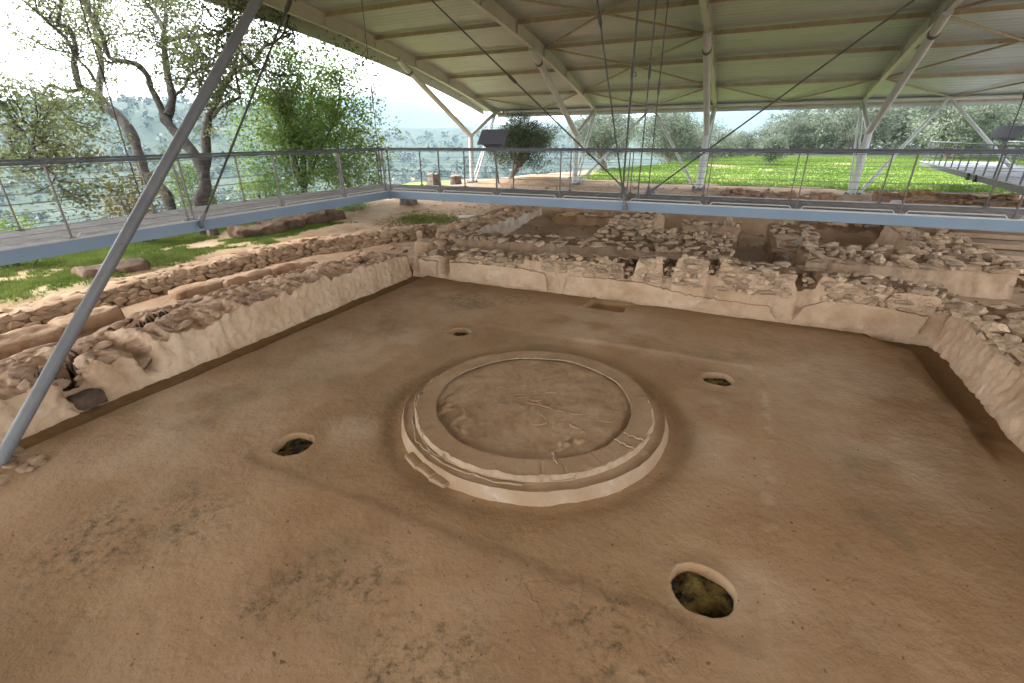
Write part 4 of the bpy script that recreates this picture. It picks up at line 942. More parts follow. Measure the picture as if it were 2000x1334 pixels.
# bracing in the plane of the roof
def brace(p, q, r=.05):
    b = MB(); b.tube([p, q], r, 8); b.build('roof_brace', M['purlin'], roof, True)
def zp(y): return zb(y) + rdep(y) - .16
PYE = [EAVE] + PY
for bay in (1, 3):
    xm = (RX[bay] + RX[bay + 1]) / 2
    x0, x1 = xm - 3.8, xm + 3.8
    for k in range(0, 9, 2):
        yc, yn = PYE[k], PYE[k + 1]
        for xs in (x0, x1):
            brace((xm, yc, zp(yc) if k else zb(EAVE) + .2), (xs, yn, zp(yn)))
            if k: brace((xm, yc, zp(yc)), (xs, PYE[k - 1], zp(PYE[k - 1])))
for bay in (0, 2):
    xm = (RX[bay] + RX[bay + 1]) / 2
    for xs in (xm - 3.8, xm + 3.8): brace((xm, EAVE, zb(EAVE) + .2), (xs, PY[0], zp(PY[0])))

# forked steel columns
def column(x, y, sgn, label, vb):
    t = empty('forked_column', label, 'column', 'forked steel columns along the rear eave')
    g = float(terrain(x, y)) - .05
    b = MB(); b.tube([(x, y, g + .05), (x, y, 4.05)], .17, 16); b.build('post', M['steel_white'], t, True)
    b = MB(); b.tube([(x, y, 4.05), (x, y - sgn * 7.7, zb(18.3) + .02)], [.16, .16], 14); b.build('long_arm', M['steel_white'], t, True)
    b = MB(); b.tube([(x, y, 4.05), (x, y + sgn * 3.9, zb(29.9) + .02)], .13, 12); b.build('short_arm', M['steel_white'], t, True)
    for px in (-.13, .13):
        b = MB(); b.tube([(x + px, y + sgn * .25, g + .1), (x + px * .4, y + sgn * 3.95, zb(29.95))], .06 if x < -10 else .055, 10); b.build('tie', M['steel_white'], t, True)
    b = MB(); b.tube([(x, y, 3.98), (x, y, 4.1)], .185, 16); b.build('collar', M['steel_white'], t, True)
    p0 = Vector((x, y, 4.05)); p1 = Vector((x, y - sgn * 7.7, zb(18.3))); q = p0.lerp(p1, .86); q2 = p0.lerp(p1, .875)
    b = MB(); b.tube([q, q2], .19, 14); b.build('collar', M['post'], t, True)
    b = MB(); b.tube([(x, y, g - .1), (x, y, g + .12)], .42, 12); b.build('base_plate', M['steel_pole'], t)
    for k in range(8):
        a = k * PI / 4; b = MB(); b.tube([(x + .34 * math.cos(a), y + .34 * math.sin(a), g + .1), (x + .34 * math.cos(a), y + .34 * math.sin(a), g + .2)], .03, 6); b.build('bolt', M['rod'], t)
    for s_ in vb:
        b = MB(); b.tube([(x + s_ * .3, y + .1, g + .15), (x + s_ * 3.85, y + 4.0, zb(30) + .1)], .085, 12); b.build('diagonal_brace', M['steel_white'], t, True)
column(RX[0], 26, 1, 'forked pale steel column at the left rear corner beside the lectern', [])
column(RX[1], 26, 1, 'forked pale steel column by the dark olive tree with one diagonal brace', [1])
column(RX[2], 26, 1, 'forked pale steel column rising straight up in the middle rear', [-1])
column(RX[3], 26, 1, 'forked pale steel column before the meadow right of the young olive', [1])
column(RX[4], 26, 1, 'forked pale steel column behind the far platform', [-1])

# sloping pole in the foreground
tp = empty('sloping_pole', 'thick grey rust spotted steel pole leaning across the left foreground', 'pole')
A0 = Vector((-5.85, -4.15, .0)); B0 = Vector((-5.85, 1.15, 5.95)); B1 = A0 + (B0 - A0) * 1.5
b = MB(); b.tube([A0 - (B0 - A0) * .04] + [A0.lerp(B1, i / 12) for i in range(1, 13)], .079, 24); b.build('shaft', M['steel_pole'], tp, True)
b = MB(); b.tube([B1 - (B0 - A0) * .02, B1 + (B0 - A0) * .02], .115, 16); b.build('collar', M['steel_pole'], tp, True)

# ------------------------------------------------------------------ walkway
DZ = 2.38
def walkway(name, label, origin, rot, L, width, near, far, plank_mat, beam_mat, lectern=False, hcol=M['rail'], y_in0=0.0, trim=(0, 0), pl=.147):
    """local frame: x along the walkway, y from the inner edge outwards"""
    t = empty(name, label, 'walkway'); t.location = origin; t.rotation_euler = (0, 0, rot)
    b = MB(); b.box((0, width / 2, 0), (pl - .008, width - .05, .035)); pm = b.me('plank', plank_mat)
    n = int(L / pl)
    for i in range(n): obj('plank', pm, t, (pl * (i + .5), 0, -.02 + random.uniform(-.0015, .0015)))
    for k, yy in enumerate((0.0, width)):
        b = MB(); b.box((L / 2, yy, -.12), (L, .012, .20)); b.box((L / 2, yy + (.04 if k == 0 else -.04), -.026), (L, .09, .014)); b.box((L / 2, yy + (.04 if k == 0 else -.04), -.224), (L, .09, .014)); b.build('edge_beam', beam_mat, t)
        b = MB(); b.box((L / 2, yy - (.012 if k == 0 else -.012), .0), (L, .014, .035)); b.build('edge_strip', M['steel_light'], t)
    for i in range(int(L / 2.0)):
        b = MB(); b.box((1 + i * 2.0, width / 2, -.15), (.08, width - .1, .14)); b.build('cross_beam', beam_mat, t)
    bp = MB(); bp.box((0, 0, .58), (.02, .05, 1.2)); bp.box((0, 0, .02), (.10, .09, .02)); pme = bp.me('rail_post', M['post'])
    for yy, xs, (c0, c1) in ((.0, near, (0 if trim[0] == 0 else trim[0], L)), (width, far, (-trim[1], L))):
        for x in xs: obj('rail_post', pme, t, (x, yy + (.02 if yy == 0 else -.02), 0))
        yr = yy + (.02 if yy == 0 else -.02)
        b = MB(); b.tube([(c0, yr, 1.2), (c1, yr, 1.2)], .024, 10); b.build('handrail', hcol, t, True)
        b = MB(); b.beam((c0, yr, 1.155), (c1, yr, 1.155), .04, .012); b.build('rail_bar', hcol, t)
        for k in range(6):
            z = .15 + k * .155; b = MB(); b.tube([(c0, yr, z), (c1, yr, z)], .0045, 5); b.build('cable', M['cable'], t)
        if yy == 0:
            for x0, x1 in zip(xs, xs[1:]):
                b = MB(); b.tube([(x0 + .1, yr - .01, .02), (x0 + .14, yr - .01, .07), (x1 - .14, yr - .01, .07), (x1 - .1, yr - .01, .02)], .014, 6); b.build('toe_rail', M['steel_light'], t, True)
    return t
nearB = [.05, 1.9, 3.8, 5.7, 7.5, 9.4, 11.3, 13.2, 15.0, 16.9, 18.8]
farB = [-1.85, -.1, 1.65, 3.45, 5.35, 7.2, 9.2, 11.3, 13.2, 15.2, 17.0, 18.8]
walkway('walkway', 'raised boarded walkway with cable railings crossing behind the throne room', (-7.73, 6.68, DZ), 0, 19.0, 1.95, nearB, farB, M['deck'], M['steel_blue'], trim=(0, 1.9))
# left arm: local x runs towards -Y, local y runs towards -X
nearL = [.15, 1.95, 4.1, 6.3, 6.42, 8.4, 10.4, 12.4]; farL = [.1, 1.95, 3.7, 6.0, 8.35, 10.4, 12.4]
tl = walkway('walkway', 'raised boarded walkway running along the left side above the grass strip', (-7.73, 6.68, DZ), -PI / 2, 12.6, 1.9, nearL, farL, M['deck'], M['steel_blue'], trim=(0, 1.9))
# mirror so that width extends to -X
for c in list(tl.children):
    pass
tl.scale = (1, -1, 1)
# corner landing boards
tc_ = empty('walkway_corner', 'square boarded corner where the two walkways meet', 'walkway landing')
for i in range(13):
    b = MB(); b.box((-7.76 - .147 * (i + .5), 7.66, DZ - .02), (.139, 1.9, .035)); b.build('plank', M['deck'], tc_)
b = MB(); b.box((-8.7, 8.63, DZ - .12), (1.95, .012, .2)); b.build('edge_beam', M['steel_blue'], tc_)
b = MB(); b.box((-9.66, 7.66, DZ - .12), (.012, 1.93, .2)); b.build('edge_beam', M['steel_blue'], tc_)
b = MB(); b.box((-7.72, 6.67, DZ - .12), (.07, .07, .26)); b.build('corner_bracket', M['steel_blue'], tc_)
for dx_ in (-.05, .06):
    b = MB(); b.box((-9.6 + dx_, 8.55, DZ + .58), (.014, .055, 1.2)); b.build('rail_post', M['post'], tc_)

# far platform on the right
pf = walkway('viewing_platform', 'far grey viewing platform with railings at the right edge', (10.35, 12.6, DZ - .03), math.radians(84.2), 22.0, 3.6, [], [], M['deck_far'], M['steel_pole'], pl=.3)
pf.scale = (1, -1, 1)
for c in list(pf.children):
    if c.name.split('.')[0] in ('handrail', 'rail_bar', 'cable', 'toe_rail'): bpy.data.objects.remove(c)
pme = None
bp = MB(); bp.box((0, 0, .58), (.05, .05, 1.16)); pme = bp.me('rail_post', M['rail'])
for yy in (.05, 3.55):
    for k in range(15): obj('rail_post', pme, pf, (.6 + k * 1.45, yy, 0))
    b = MB(); b.tube([(0, yy, 1.16), (20.8, yy, 1.16), (21.0, yy, 1.1), (21.1, yy, .9), (21.15, yy, 0)], .032, 8); b.build('handrail', M['rail'], pf, True)
    for k in range(5):
        b = MB(); b.tube([(0, yy, .2 + .18 * k), (21.1, yy, .2 + .18 * k)], .006, 5); b.build('cable', M['cable'], pf)
for x in (8.4, 9.6):
    b = MB(); b.tube([(x, -.08, -.14), (x, .06, -.14)], .14, 14); b.build('beam_socket', M['black'], pf)

# ------------------------------------------------------------------ hanging rods
def rod(label, p, q, r=.016, tb=None, foot=None, cat='hanger rod', name='hanger_rod'):
    t = empty(name, label, cat, 'steel rods that hang the walkway')
    p, q = Vector(p), Vector(q)
    b = MB(); b.tube([p, q], r, 8); b.build('rod', M['rod'], t, True)
    if tb:
        a = p.lerp(q, tb - .012); c = p.lerp(q, tb + .012); d = (q - p).normalized()
        b = MB(); b.tube([a - d * .1, a, c, c + d * .1], [r, r * 2.2, r * 2.2, r], 8); b.build('turnbuckle', M['rod'], t, True)
    if foot == 'fan':
        b = MB(); b.add([(p.x - .09, p.y - .01, DZ + .0), (p.x + .09, p.y - .01, DZ), (p.x + .025, p.y - .01, DZ + .22), (p.x - .025, p.y - .01, DZ + .22), (p.x - .09, p.y + .01, DZ), (p.x + .09, p.y + .01, DZ), (p.x + .025, p.y + .01, DZ + .22), (p.x - .025, p.y + .01, DZ + .22)],
                        [(0, 1, 2, 3), (7, 6, 5, 4), (0, 4, 5, 1), (1, 5, 6, 2), (2, 6, 7, 3), (3, 7, 4, 0)]); b.build('foot_bracket', M['steel_pole'], t)
    elif foot == 'lug':
        d = (q - p).normalized(); b = MB(); b.tube([p - d * .05, p + d * .3], [.05, .02], 8); b.build('foot_bracket', M['steel_pole'], t, True)
        b = MB(); b.box((p.x, p.y, p.z - .03), (.12, .05, .12)); b.build('lug_plate', M['steel_pole'], t)
    return t
rod('vertical hanger rod on the near edge, left of the middle joint', (-.36, 6.75, DZ), (-.36, 6.75, zb(6.7) + .3), foot='fan', tb=.42)
rod('vertical hanger rod on the near edge, right of the middle joint', (.04, 6.75, DZ), (.04, 6.75, zb(6.7) + .3), foot='fan', tb=.42)
rod('vertical hanger rod on the far edge, left of the middle joint', (-.74, 8.6, DZ), (-.74, 8.6, zb(8.6) + .3), foot='fan', tb=.4)
rod('vertical hanger rod on the far edge, right of the middle joint', (-.02, 8.6, DZ), (-.02, 8.6, zb(8.6) + .3), foot='fan', tb=.4)
rod('leaning rod pinned to the near beam at the middle joint', (-.235, 6.62, 2.26), (-1.75, 6.62, 8.9), r=.02, tb=.62, foot='lug')
rod('long diagonal rod falling from the upper left to the middle joint', (-.72, 8.62, 2.52), (-8.35, 8.62, 8.85), r=.022, tb=.47, foot='lug')
rod('long diagonal rod rising from the middle joint to the upper right', (.1, 8.62, 2.5), (8.0, 8.62, 8.9), r=.022, tb=.68, foot='lug')
rod('dark leaning rod pinned to the left walkway beam', (-7.66, .45, 2.3), (-7.66, 5.4, 8.95), r=.024, tb=.66, foot='lug')
rod('thin vertical rod on the outer edge of the left walkway by the leaning oak', (-9.6, .5, DZ), (-9.6, .5, 9.2), r=.013, tb=.4)
rod('thin vertical rod at the outer corner of the walkways', (-9.6, 8.62, DZ), (-9.6, 8.62, 8.95), r=.013, tb=.45)
rod('thin diagonal rod crossing the bushy green tree on the outer edge', (-9.6, 7.0, 2.45), (-9.6, .9, 9.1), r=.016, tb=.5)
rod('vertical rod holding the far platform near the right edge', (10.9, 18.6, DZ), (10.9, 18.6, zb(18.6) + .2), r=.02, tb=.5)
rod('thin vertical rod at the tip of the far platform', (12.45, 34.0, DZ), (12.3, 29.95, zb(29.95) + .12), r=.012, tb=.7)

# ------------------------------------------------------------------ lecterns and floodlights
def lectern(c, rz, label, s=1.0):
    t = empty('lectern', label, 'info panel', 'lectern panels on the walkways'); t.location = c; t.rotation_euler = (0, 0, rz)
    Mx = Matrix.Rotation(math.radians(48), 3, 'X')
    b = MB(); b.box((0, 0, 1.42), (.94 * s, .58 * s, .025), Mx); b.build('sign_board', M['panel'], t)
    b = MB(); b.add([(-.4 * s, -.06, 1.22), (.4 * s, -.06, 1.22), (.1, .06, .98), (-.1, .06, .98), (-.4 * s, -.03, 1.22), (.4 * s, -.03, 1.22), (.1, .09, .98), (-.1, .09, .98)], [(0, 1, 2, 3), (7, 6, 5, 4), (0, 4, 5, 1), (1, 5, 6, 2), (2, 6, 7, 3), (3, 7, 4, 0)]); b.build('bracket', M['panel'], t)
    b = MB(); b.beam((0, .08, 1.02), (.12, .14, .0), .06, .02, (0, 1, 0)); b.build('stem', M['post'], t)
    return t
lectern((-5.05, 8.72, DZ + .12), 0, 'blank grey lectern panel above the walkway railing near the corner')
lectern((14.6, 29.5, DZ + .2), -.7, 'small grey lectern panel on the far platform', 1.3)
def flood(c, label, rz=0):
    t = empty('floodlight', label, 'floodlight', 'floodlights under the roof'); t.location = c; t.rotation_euler = (0, 0, rz)
    b = MB(); b.box((0, 0, -.22), (.24, .18, .2)); b.build('lamp_case', M['black'], t)
    b = MB(); b.box((0, -.1, -.23), (.2, .015, .16)); b.build('lens', M['lens'], t)
    b = MB(); b.box((-.14, 0, -.1), (.015, .05, .24)); b.box((.14, 0, -.1), (.015, .05, .24)); b.box((0, 0, .02), (.3, .06, .015)); b.box((0, 0, .1), (.26, .2, .14)); b.build('yoke', M['rafter'], t)
flood(((RX[1] + RX[2]) / 2, PYE[2], zp(PYE[2]) - .2), 'small floodlight hanging under the roof braces in the middle')
flood(((RX[3] + RX[4]) / 2, 17.0, zp(17.0) - .12), 'small floodlight under the roof at the top right')
flood((RX[0] + .75, 29.6, zb(29.6) + .25), 'small white floodlight at the rear left corner of the eave')

# ------------------------------------------------------------------ trees
def leaf_cloud(centers, per, spread, size, seed, aspect=.5, droop=0.):
    r = np.random.default_rng(seed); C = np.repeat(np.asarray(centers, float), per, 0)
    P = C + r.normal(0, 1, C.shape) * spread; n = len(P)
    a = r.normal(0, 1, (n, 3)); a[:, 2] = a[:, 2] * .6 - droop; a /= np.linalg.norm(a, axis=1)[:, None]
    b_ = np.cross(a, r.normal(0, 1, (n, 3))); b_ /= np.linalg.norm(b_, axis=1)[:, None]
    s = size * r.uniform(.6, 1.3, (n, 1))
    V = np.stack([P - a * s * .5, P + b_ * s * aspect * .5, P + a * s * .5, P - b_ * s * aspect * .5], 1).reshape(-1, 3)
    return V, np.arange(4 * n).reshape(n, 4)
def grow(limbs, seed, density=2.6, L=(.7, 1.8), start=.3, up=.25):
    """random twigs from traced limbs; returns tubes and leaf centres"""
    r = random.Random(seed); tw = []; cen = []
    def twig(p, d, ln, rad, lev):
        pts = [p]; rd = [rad]; n = 4
        for i in range(n):
            d = (d + Vector((r.gauss(0, .3), r.gauss(0, .3), r.gauss(up * .3, .25)))).normalized()
            pts.append(pts[-1] + d * ln / n); rd.append(rad * (1 - .75 * (i + 1) / n))
        tw.append((pts, rd))
        if lev == 0:
            for i in range(r.choice((2, 3, 3))):
                k = r.randint(1, n); twig(pts[k], (d + Vector((r.gauss(0, .9), r.gauss(0, .9), r.gauss(.1, .6)))).normalized(), ln * r.uniform(.35, .65), rad * .5, 1)
        cen.append(pts[-1][:])
        for q in pts[2:]: cen.append((q + Vector((r.gauss(0, .08), r.gauss(0, .08), r.gauss(0, .08))))[:])
    for pts, r0, r1 in limbs:
        P = [Vector(p) for p in pts]; cum = [0]
        for a, b_ in zip(P, P[1:]): cum.append(cum[-1] + (b_ - a).length)
        n = int(cum[-1] * density)
        for i in range(n):
            f = start + (1 - start) * (i + r.random()) / max(1, n); s = f * cum[-1]
            k = max(j for j in range(len(cum)) if cum[j] <= s + 1e-6); k = min(k, len(P) - 2)
            p = P[k].lerp(P[k + 1], (s - cum[k]) / max(1e-6, cum[k + 1] - cum[k])); d0 = (P[k + 1] - P[k]).normalized()
            d = (d0 * .5 + Vector((r.gauss(0, .8), r.gauss(0, .8), r.gauss(up, .6)))).normalized()
            twig(p, d, r.uniform(*L) * (1.1 - .4 * f), .03, 0)
    return tw, cen
def smooth_pts(pts, k=3):
    P = [Vector(p) for p in pts]; out = []
    for i in range(len(P) - 1):
        p0, p1, p2, p3 = P[max(i - 1, 0)], P[i], P[i + 1], P[min(i + 2, len(P) - 1)]
        for j in range(k):
            t = j / k; out.append(.5 * ((2 * p1) + (-p0 + p2) * t + (2 * p0 - 5 * p1 + 4 * p2 - p3) * t * t + (-p0 + 3 * p1 - 3 * p2 + p3) * t ** 3))
    out.append(P[-1]); return out
def tree(name, label, cat, limbs, leaf, bark, seed, per=5, spread=.13, size=.10, density=2.6, L=(.7, 1.8), group=None, extra=None, aspect=.55, twig_start=.3, ground=True):
    t = empty(name, label, cat, group)
    b = MB(); r = random.Random(seed)
    for i, (pts, r0, r1) in enumerate(limbs):
        if i == 0 and ground: pts = [(pts[0][0] + .1, pts[0][1], pts[0][2] - 2.2)] + list(pts)
        q = smooth_pts(pts); n = len(q)
        b.tube(q, [.70 * (r0 + (r1 - r0) * j / (n - 1)) * (1 + .10 * math.sin(j * 1.7 + i) + .06 * r.gauss(0, 1)) for j in range(n)], 10)
    tw, cen = grow(limbs[1:] if len(limbs) > 1 else limbs, seed, density, L, twig_start)
    for pts, rd in tw: b.tube(pts, rd, 4, False)
    b.build('trunk', bark, t, True)
    if extra is not None: cen = list(cen) + list(extra)
    V, Fc = leaf_cloud(cen, per, spread, size, seed, aspect)
    obj('crown', mesh('crown', V, Fc, leaf), t)
    return t
TR = {"A":[[[[-19.38,6.69,0.97],[-19.92,6.91,1.95],[-20.59,6.81,2.4],[-20.96,6.93,3.01],[-21.38,7.16,3.91],[-21.95,7.26,4.66],[-22.64,7.19,5.19],[-23.09,7.2,5.64]],0.34,0.27],[[[-23.09,7.21,5.66],[-23.5,6.9,5.93],[-23.44,6.81,6.18],[-23.46,6.91,6.9],[-23.2,6.99,7.33],[-23.19,7.03,7.9],[-23.19,6.89,8.11],[-23.21,6.62,8.08],[-22.91,6.73,8.51],[-22.68,6.79,8.9],[-22.67,6.87,9.57]],0.2,0.05],[[[-23.07,7.22,5.66],[-23.39,7.62,6.29],[-23.7,8.01,6.85],[-24.24,8.42,7.7],[-24.81,8.77,8.45],[-25.37,9.11,9.17],[-25.83,9.43,9.74],[-26.56,9.89,10.88]],0.2,0.06],[[[-23.28,7.37,6.18],[-23.21,7.23,6.59],[-23.23,7.01,6.9],[-23.23,6.78,7.16],[-23.4,6.37,7.22],[-23.37,6.03,7.25]],0.1,0.03],[[[-23.75,7.02,5.91],[-23.76,6.44,5.79],[-23.79,6.0,5.98],[-23.42,5.51,5.68],[-22.8,5.09,5.27],[-21.68,4.98,5.02],[-20.63,4.79,4.68],[-19.74,4.52,4.32]],0.11,0.025],[[[-22.92,6.72,6.99],[-22.75,6.62,7.46],[-22.82,6.39,7.87],[-22.64,6.12,7.98],[-22.55,5.88,8.23],[-22.67,5.59,8.57],[-22.77,5.31,8.92]],0.1,0.03]],"B":[[[[-17.33,6.58,1.26],[-17.3,7.07,2.25],[-17.74,7.31,3.18],[-18.35,7.33,3.82],[-19.02,7.33,4.47],[-19.31,7.4,4.89]],0.36,0.27],[[[-19.11,7.45,4.8],[-19.22,7.88,5.49],[-19.65,8.19,6.23],[-20.05,8.55,7.06],[-20.37,8.93,7.86],[-20.71,9.16,8.36],[-21.36,9.31,8.99],[-21.84,9.4,9.34],[-22.53,9.63,10.18]],0.24,0.07],[[[-19.27,7.39,4.84],[-19.41,7.37,5.43],[-19.47,7.29,5.82],[-19.42,7.26,6.21],[-19.69,7.09,6.62],[-20.25,6.64,6.74],[-20.27,6.52,7.0],[-20.29,6.54,7.56],[-20.35,6.46,7.98],[-20.56,6.44,8.62],[-20.58,6.41,9.08]],0.19,0.07],[[[-20.07,8.74,7.67],[-19.3,8.85,7.7],[-18.7,8.89,7.75],[-17.9,8.98,7.7],[-17.31,8.98,7.67],[-16.78,9.02,7.77],[-16.38,9.13,8.16]],0.13,0.04],[[[-20.15,8.81,7.9],[-20.66,9.43,8.69],[-21.4,9.91,9.39],[-22.09,10.51,10.32]],0.11,0.04],[[[-19.86,8.67,7.32],[-18.95,8.47,7.16],[-18.0,8.13,6.64],[-17.12,7.7,6.03],[-16.34,7.36,5.7]],0.08,0.03],[[[-19.41,7.99,5.47],[-18.63,8.1,5.85],[-18.14,8.04,6.15],[-17.57,7.96,6.32],[-16.68,8.02,6.48],[-15.8,8.03,6.57]],0.07,0.03]],"C":[[[[-20.48,9.21,2.27],[-20.54,9.59,3.14],[-20.71,9.85,3.85],[-20.78,10.14,4.51],[-20.77,10.37,4.98]],0.33,0.25],[[[-20.76,10.33,4.89],[-20.45,10.59,5.45],[-20.11,10.91,6.09],[-19.75,11.18,6.63],[-19.51,11.32,6.99]],0.22,0.17],[[[-19.5,11.3,6.94],[-18.68,11.43,7.04],[-18.18,11.49,7.31],[-17.74,11.57,7.67],[-17.13,11.59,7.76],[-16.57,11.72,8.1],[-16.26,11.89,8.78]],0.14,0.05],[[[-20.6,10.36,4.79],[-20.1,10.51,5.25],[-19.56,10.56,5.46],[-18.92,10.62,5.58],[-18.62,10.55,5.78],[-18.61,10.53,6.34],[-18.48,10.48,6.75]],0.12,0.06],[[[-19.47,11.23,6.76],[-18.5,11.2,6.7],[-17.62,11.18,6.74],[-16.79,11.0,6.51],[-16.06,10.76,6.24]],0.09,0.03],[[[-19.58,11.24,6.89],[-19.62,11.15,7.49],[-19.77,10.63,7.31],[-19.76,10.02,6.78],[-19.56,9.35,5.95],[-19.06,8.96,5.4]],0.07,0.03],[[[-19.57,11.33,7.08],[-19.27,11.65,7.88],[-19.42,11.74,8.62],[-19.72,11.82,9.49]],0.1,0.04]],"E":[[[[-19.96,1.52,3.3],[-19.4,1.78,3.3],[-19.07,2.0,3.44],[-18.88,2.14,3.53],[-18.98,2.2,3.77],[-19.15,2.27,4.07],[-19.47,2.25,4.35],[-19.83,2.27,4.74]],0.16,0.07],[[[-19.12,2.27,4.04],[-18.35,2.31,4.21],[-18.11,2.17,4.52],[-17.94,2.0,4.85]],0.07,0.03],[[[-19.47,2.25,4.35],[-18.59,2.47,4.48],[-17.92,2.45,4.33],[-17.31,2.4,4.17],[-17.0,2.16,3.92],[-16.91,1.91,3.83],[-16.52,1.72,3.59],[-15.95,1.62,3.37]],0.06,0.02],[[[-18.98,2.12,3.59],[-18.13,2.1,3.98],[-17.03,1.9,3.75],[-15.69,1.63,3.13],[-14.55,1.27,2.53]],0.05,0.015]]}
tree('oak_tree', 'leaning bare limbed oak left of the sloping pole, sparse pale leaves', 'tree', TR['A'], M['leaf_oak'], M['bark'], 1, group='gnarled oaks beyond the left walkway', per=8, density=3.4, L=(.8, 2.2), size=.13, spread=.15)
tree('oak_tree', 'gnarled oak with a straight upright fork just left of the sloping pole', 'tree', TR['B'], M['leaf_oak'], M['bark'], 2, group='gnarled oaks beyond the left walkway', per=8, density=3.2, L=(.8, 2.1), size=.13, spread=.15)
tree('oak_tree', 'oak with twisting limbs behind the sloping pole, before the bushy tree', 'tree', TR['C'], M['leaf_oak'], M['bark'], 3, group='gnarled oaks beyond the left walkway', per=8, density=3.2, L=(.8, 2.1), size=.13, spread=.15)
tree('oak_tree', 'oak reaching in from the left edge, only its branches in view', 'tree', TR['E'], M['leaf_oak'], M['bark'], 4, group='gnarled oaks beyond the left walkway', per=7, density=4.2, L=(.7, 1.7), size=.12, spread=.18, ground=False)

def crown_points(c, rad, n, seed, hollow=.35, lump_=.55, cut=-.9):
    r = np.random.default_rng(seed); out = []
    while len(out) < n:
        d = r.normal(0, 1, 3); d /= np.linalg.norm(d); q = (hollow + (1 - hollow) * r.random() ** .6)
        p = d * q
        e = 1 + .28 * float(vn3(d[0] * 2.2, d[1] * 2.2, d[2] * 2.2, seed)); 
        if float(vn3(p[0] * 3.1, p[1] * 3.1, p[2] * 3.1, seed + 5)) < -lump_ * .45: continue
        if p[2] < cut: continue
        out.append(np.asarray(c) + p * e * np.asarray(rad))
    return out
def auto_limbs(base, c, rad, n, seed, r0=.25, fork=.3):
    r = random.Random(seed); B = Vector(base); Cc = Vector(c)
    f = B.lerp(Cc, fork) + Vector((r.gauss(0, .15), r.gauss(0, .15), 0))
    L_ = [([tuple(B), tuple(B.lerp(f, .5) + Vector((r.gauss(0, .12), r.gauss(0, .12), 0))), tuple(f)], r0, r0 * .75)]
    for i in range(n):
        a = 2 * PI * i / n + r.uniform(-.4, .4); e = r.uniform(.1, 1.1)
        T_ = Cc + Vector((math.cos(a) * math.cos(e) * rad[0], math.sin(a) * math.cos(e) * rad[1], math.sin(e) * rad[2])) * r.uniform(.6, .85)
        m1 = f.lerp(T_, .35) + Vector((r.gauss(0, .25), r.gauss(0, .25), r.gauss(.1, .2))); m2 = f.lerp(T_, .7) + Vector((r.gauss(0, .25), r.gauss(0, .25), r.gauss(.1, .2)))
        L_.append(([tuple(f), tuple(m1), tuple(m2), tuple(T_)], r0 * .5, r0 * .1))
    return L_
# bushy green tree
bc = (-18.3, 13.9, 5.0); bl = auto_limbs((-18.6, 13.3, .2), bc, (3.1, 3.1, 3.6), 8, 5, .26, .25)
ex = crown_points((-18.3, 13.9, 4.4), (3.7, 3.7, 4.7), 1500, 6, .35, 1.0) + crown_points((-17.4, 14.6, 3.6), (3.4, 3.2, 2.8), 500, 8, .3, 1.0)
tree('broadleaf_tree', 'dense bright green bushy tree at the walkway corner', 'tree', bl, M['leaf_bush'], M['bark'], 7, per=12, spread=.2, size=.15, density=1.4, L=(.5, 1.2), extra=ex, aspect=.6)
def shrub(label, c, rad, n, leaf, seed, per=18, size=.12, name='shrub'):
    t = empty(name, label, 'shrub', 'shrubs beyond the left walkway'); r = random.Random(seed); b = MB()
    pts = crown_points(c, rad, n, seed, .1, .7)
    base_ = Vector((c[0], c[1], c[2] - rad[2] - .6))
    for q in pts[::max(1, n // 14)]: b.tube([base_, base_.lerp(Vector(q), .5) + Vector((r.gauss(0, .1), r.gauss(0, .1), .1)), q], [.03, .02, .006], 5, False)
    b.build('stem', M['bark'], t)
    V, Fc = leaf_cloud(pts, per, .13, size, seed, .55); obj('crown', mesh('crown', V, Fc, leaf), t)
shrub('yellowing bush below the leaning oak behind the left railing', (-17.9, 4.6, 1.7), (1.0, 1.1, 1.5), 110, M['leaf_yellow'], 11)
shrub('low green bush behind the railing at the left edge', (-17.6, .6, 1.2), (1.3, 1.0, .8), 90, M['leaf_bush'], 12)
shrub('green bush between the oaks behind the left railing', (-20.3, 8.2, 2.0), (1.2, 1.2, 1.7), 130, M['leaf_bush'], 13)
shrub('light green undergrowth below the walkway corner', (-17.3, 14.8, .2), (1.5, 1.3, .6), 110, M['leaf_bush'], 14)
shrub('green bush at the foot of the bushy tree', (-20.2, 12.0, 1.6), (1.5, 1.5, 1.5), 150, M['leaf_bush'], 15)

# olives
def olive(label, x, y, h, rx, seed, leaf, n=900, per=11, size=.15, lean=0., name='olive_tree', cat='olive tree', group='olives in the meadow', r0=.22):
    g = float(terrain(x, y)); c = (x + lean, y, g + h * .6); rad = (rx, rx, h * .42)
    t = empty(name, label, cat, group)
    limbs = auto_limbs((x, y, g - .2), c, rad, 6, seed, r0, .32); b = MB(); r = random.Random(seed)
    for i, (pts, a0, a1) in enumerate(limbs):
        q = smooth_pts(pts); k = len(q); b.tube(q, [(a0 + (a1 - a0) * j / (k - 1)) * (1 + .15 * r.gauss(0, 1)) for j in range(k)], 8)
    b.build('trunk', M['bark_olive'], t, True)
    pts = crown_points(c, rad, int(n * 1.25), seed + 3, .2, .6, -1.1)
    V, Fc = leaf_cloud(pts, int(per * 1.9), .25, size * 1.25, seed, .34, .5); obj('crown', mesh('crown', V, Fc, leaf), t)
    return t
olive('dark gnarled olive right behind the lectern', -14.6, 30.6, 4.6, 2.7, 21, M['leaf_olive_dark'], 900, 10, .13, 1.0, r0=.26)
olive('silvery olive right of the dark gnarled olive', -10.3, 41.5, 5.6, 3.2, 22, M['leaf_olive'], 950, 10, .16, .3, r0=.3)
olive('olive with a forked trunk seen through the middle brace', -5.5, 53.5, 6.2, 3.4, 23, M['leaf_olive'], 900, 10, .18, -.6, r0=.32)
olive('thick trunked olive behind the forked one', -4.2, 62, 6.8, 4.6, 24, M['leaf_olive'], 1000, 10, .2, .5, r0=.42)
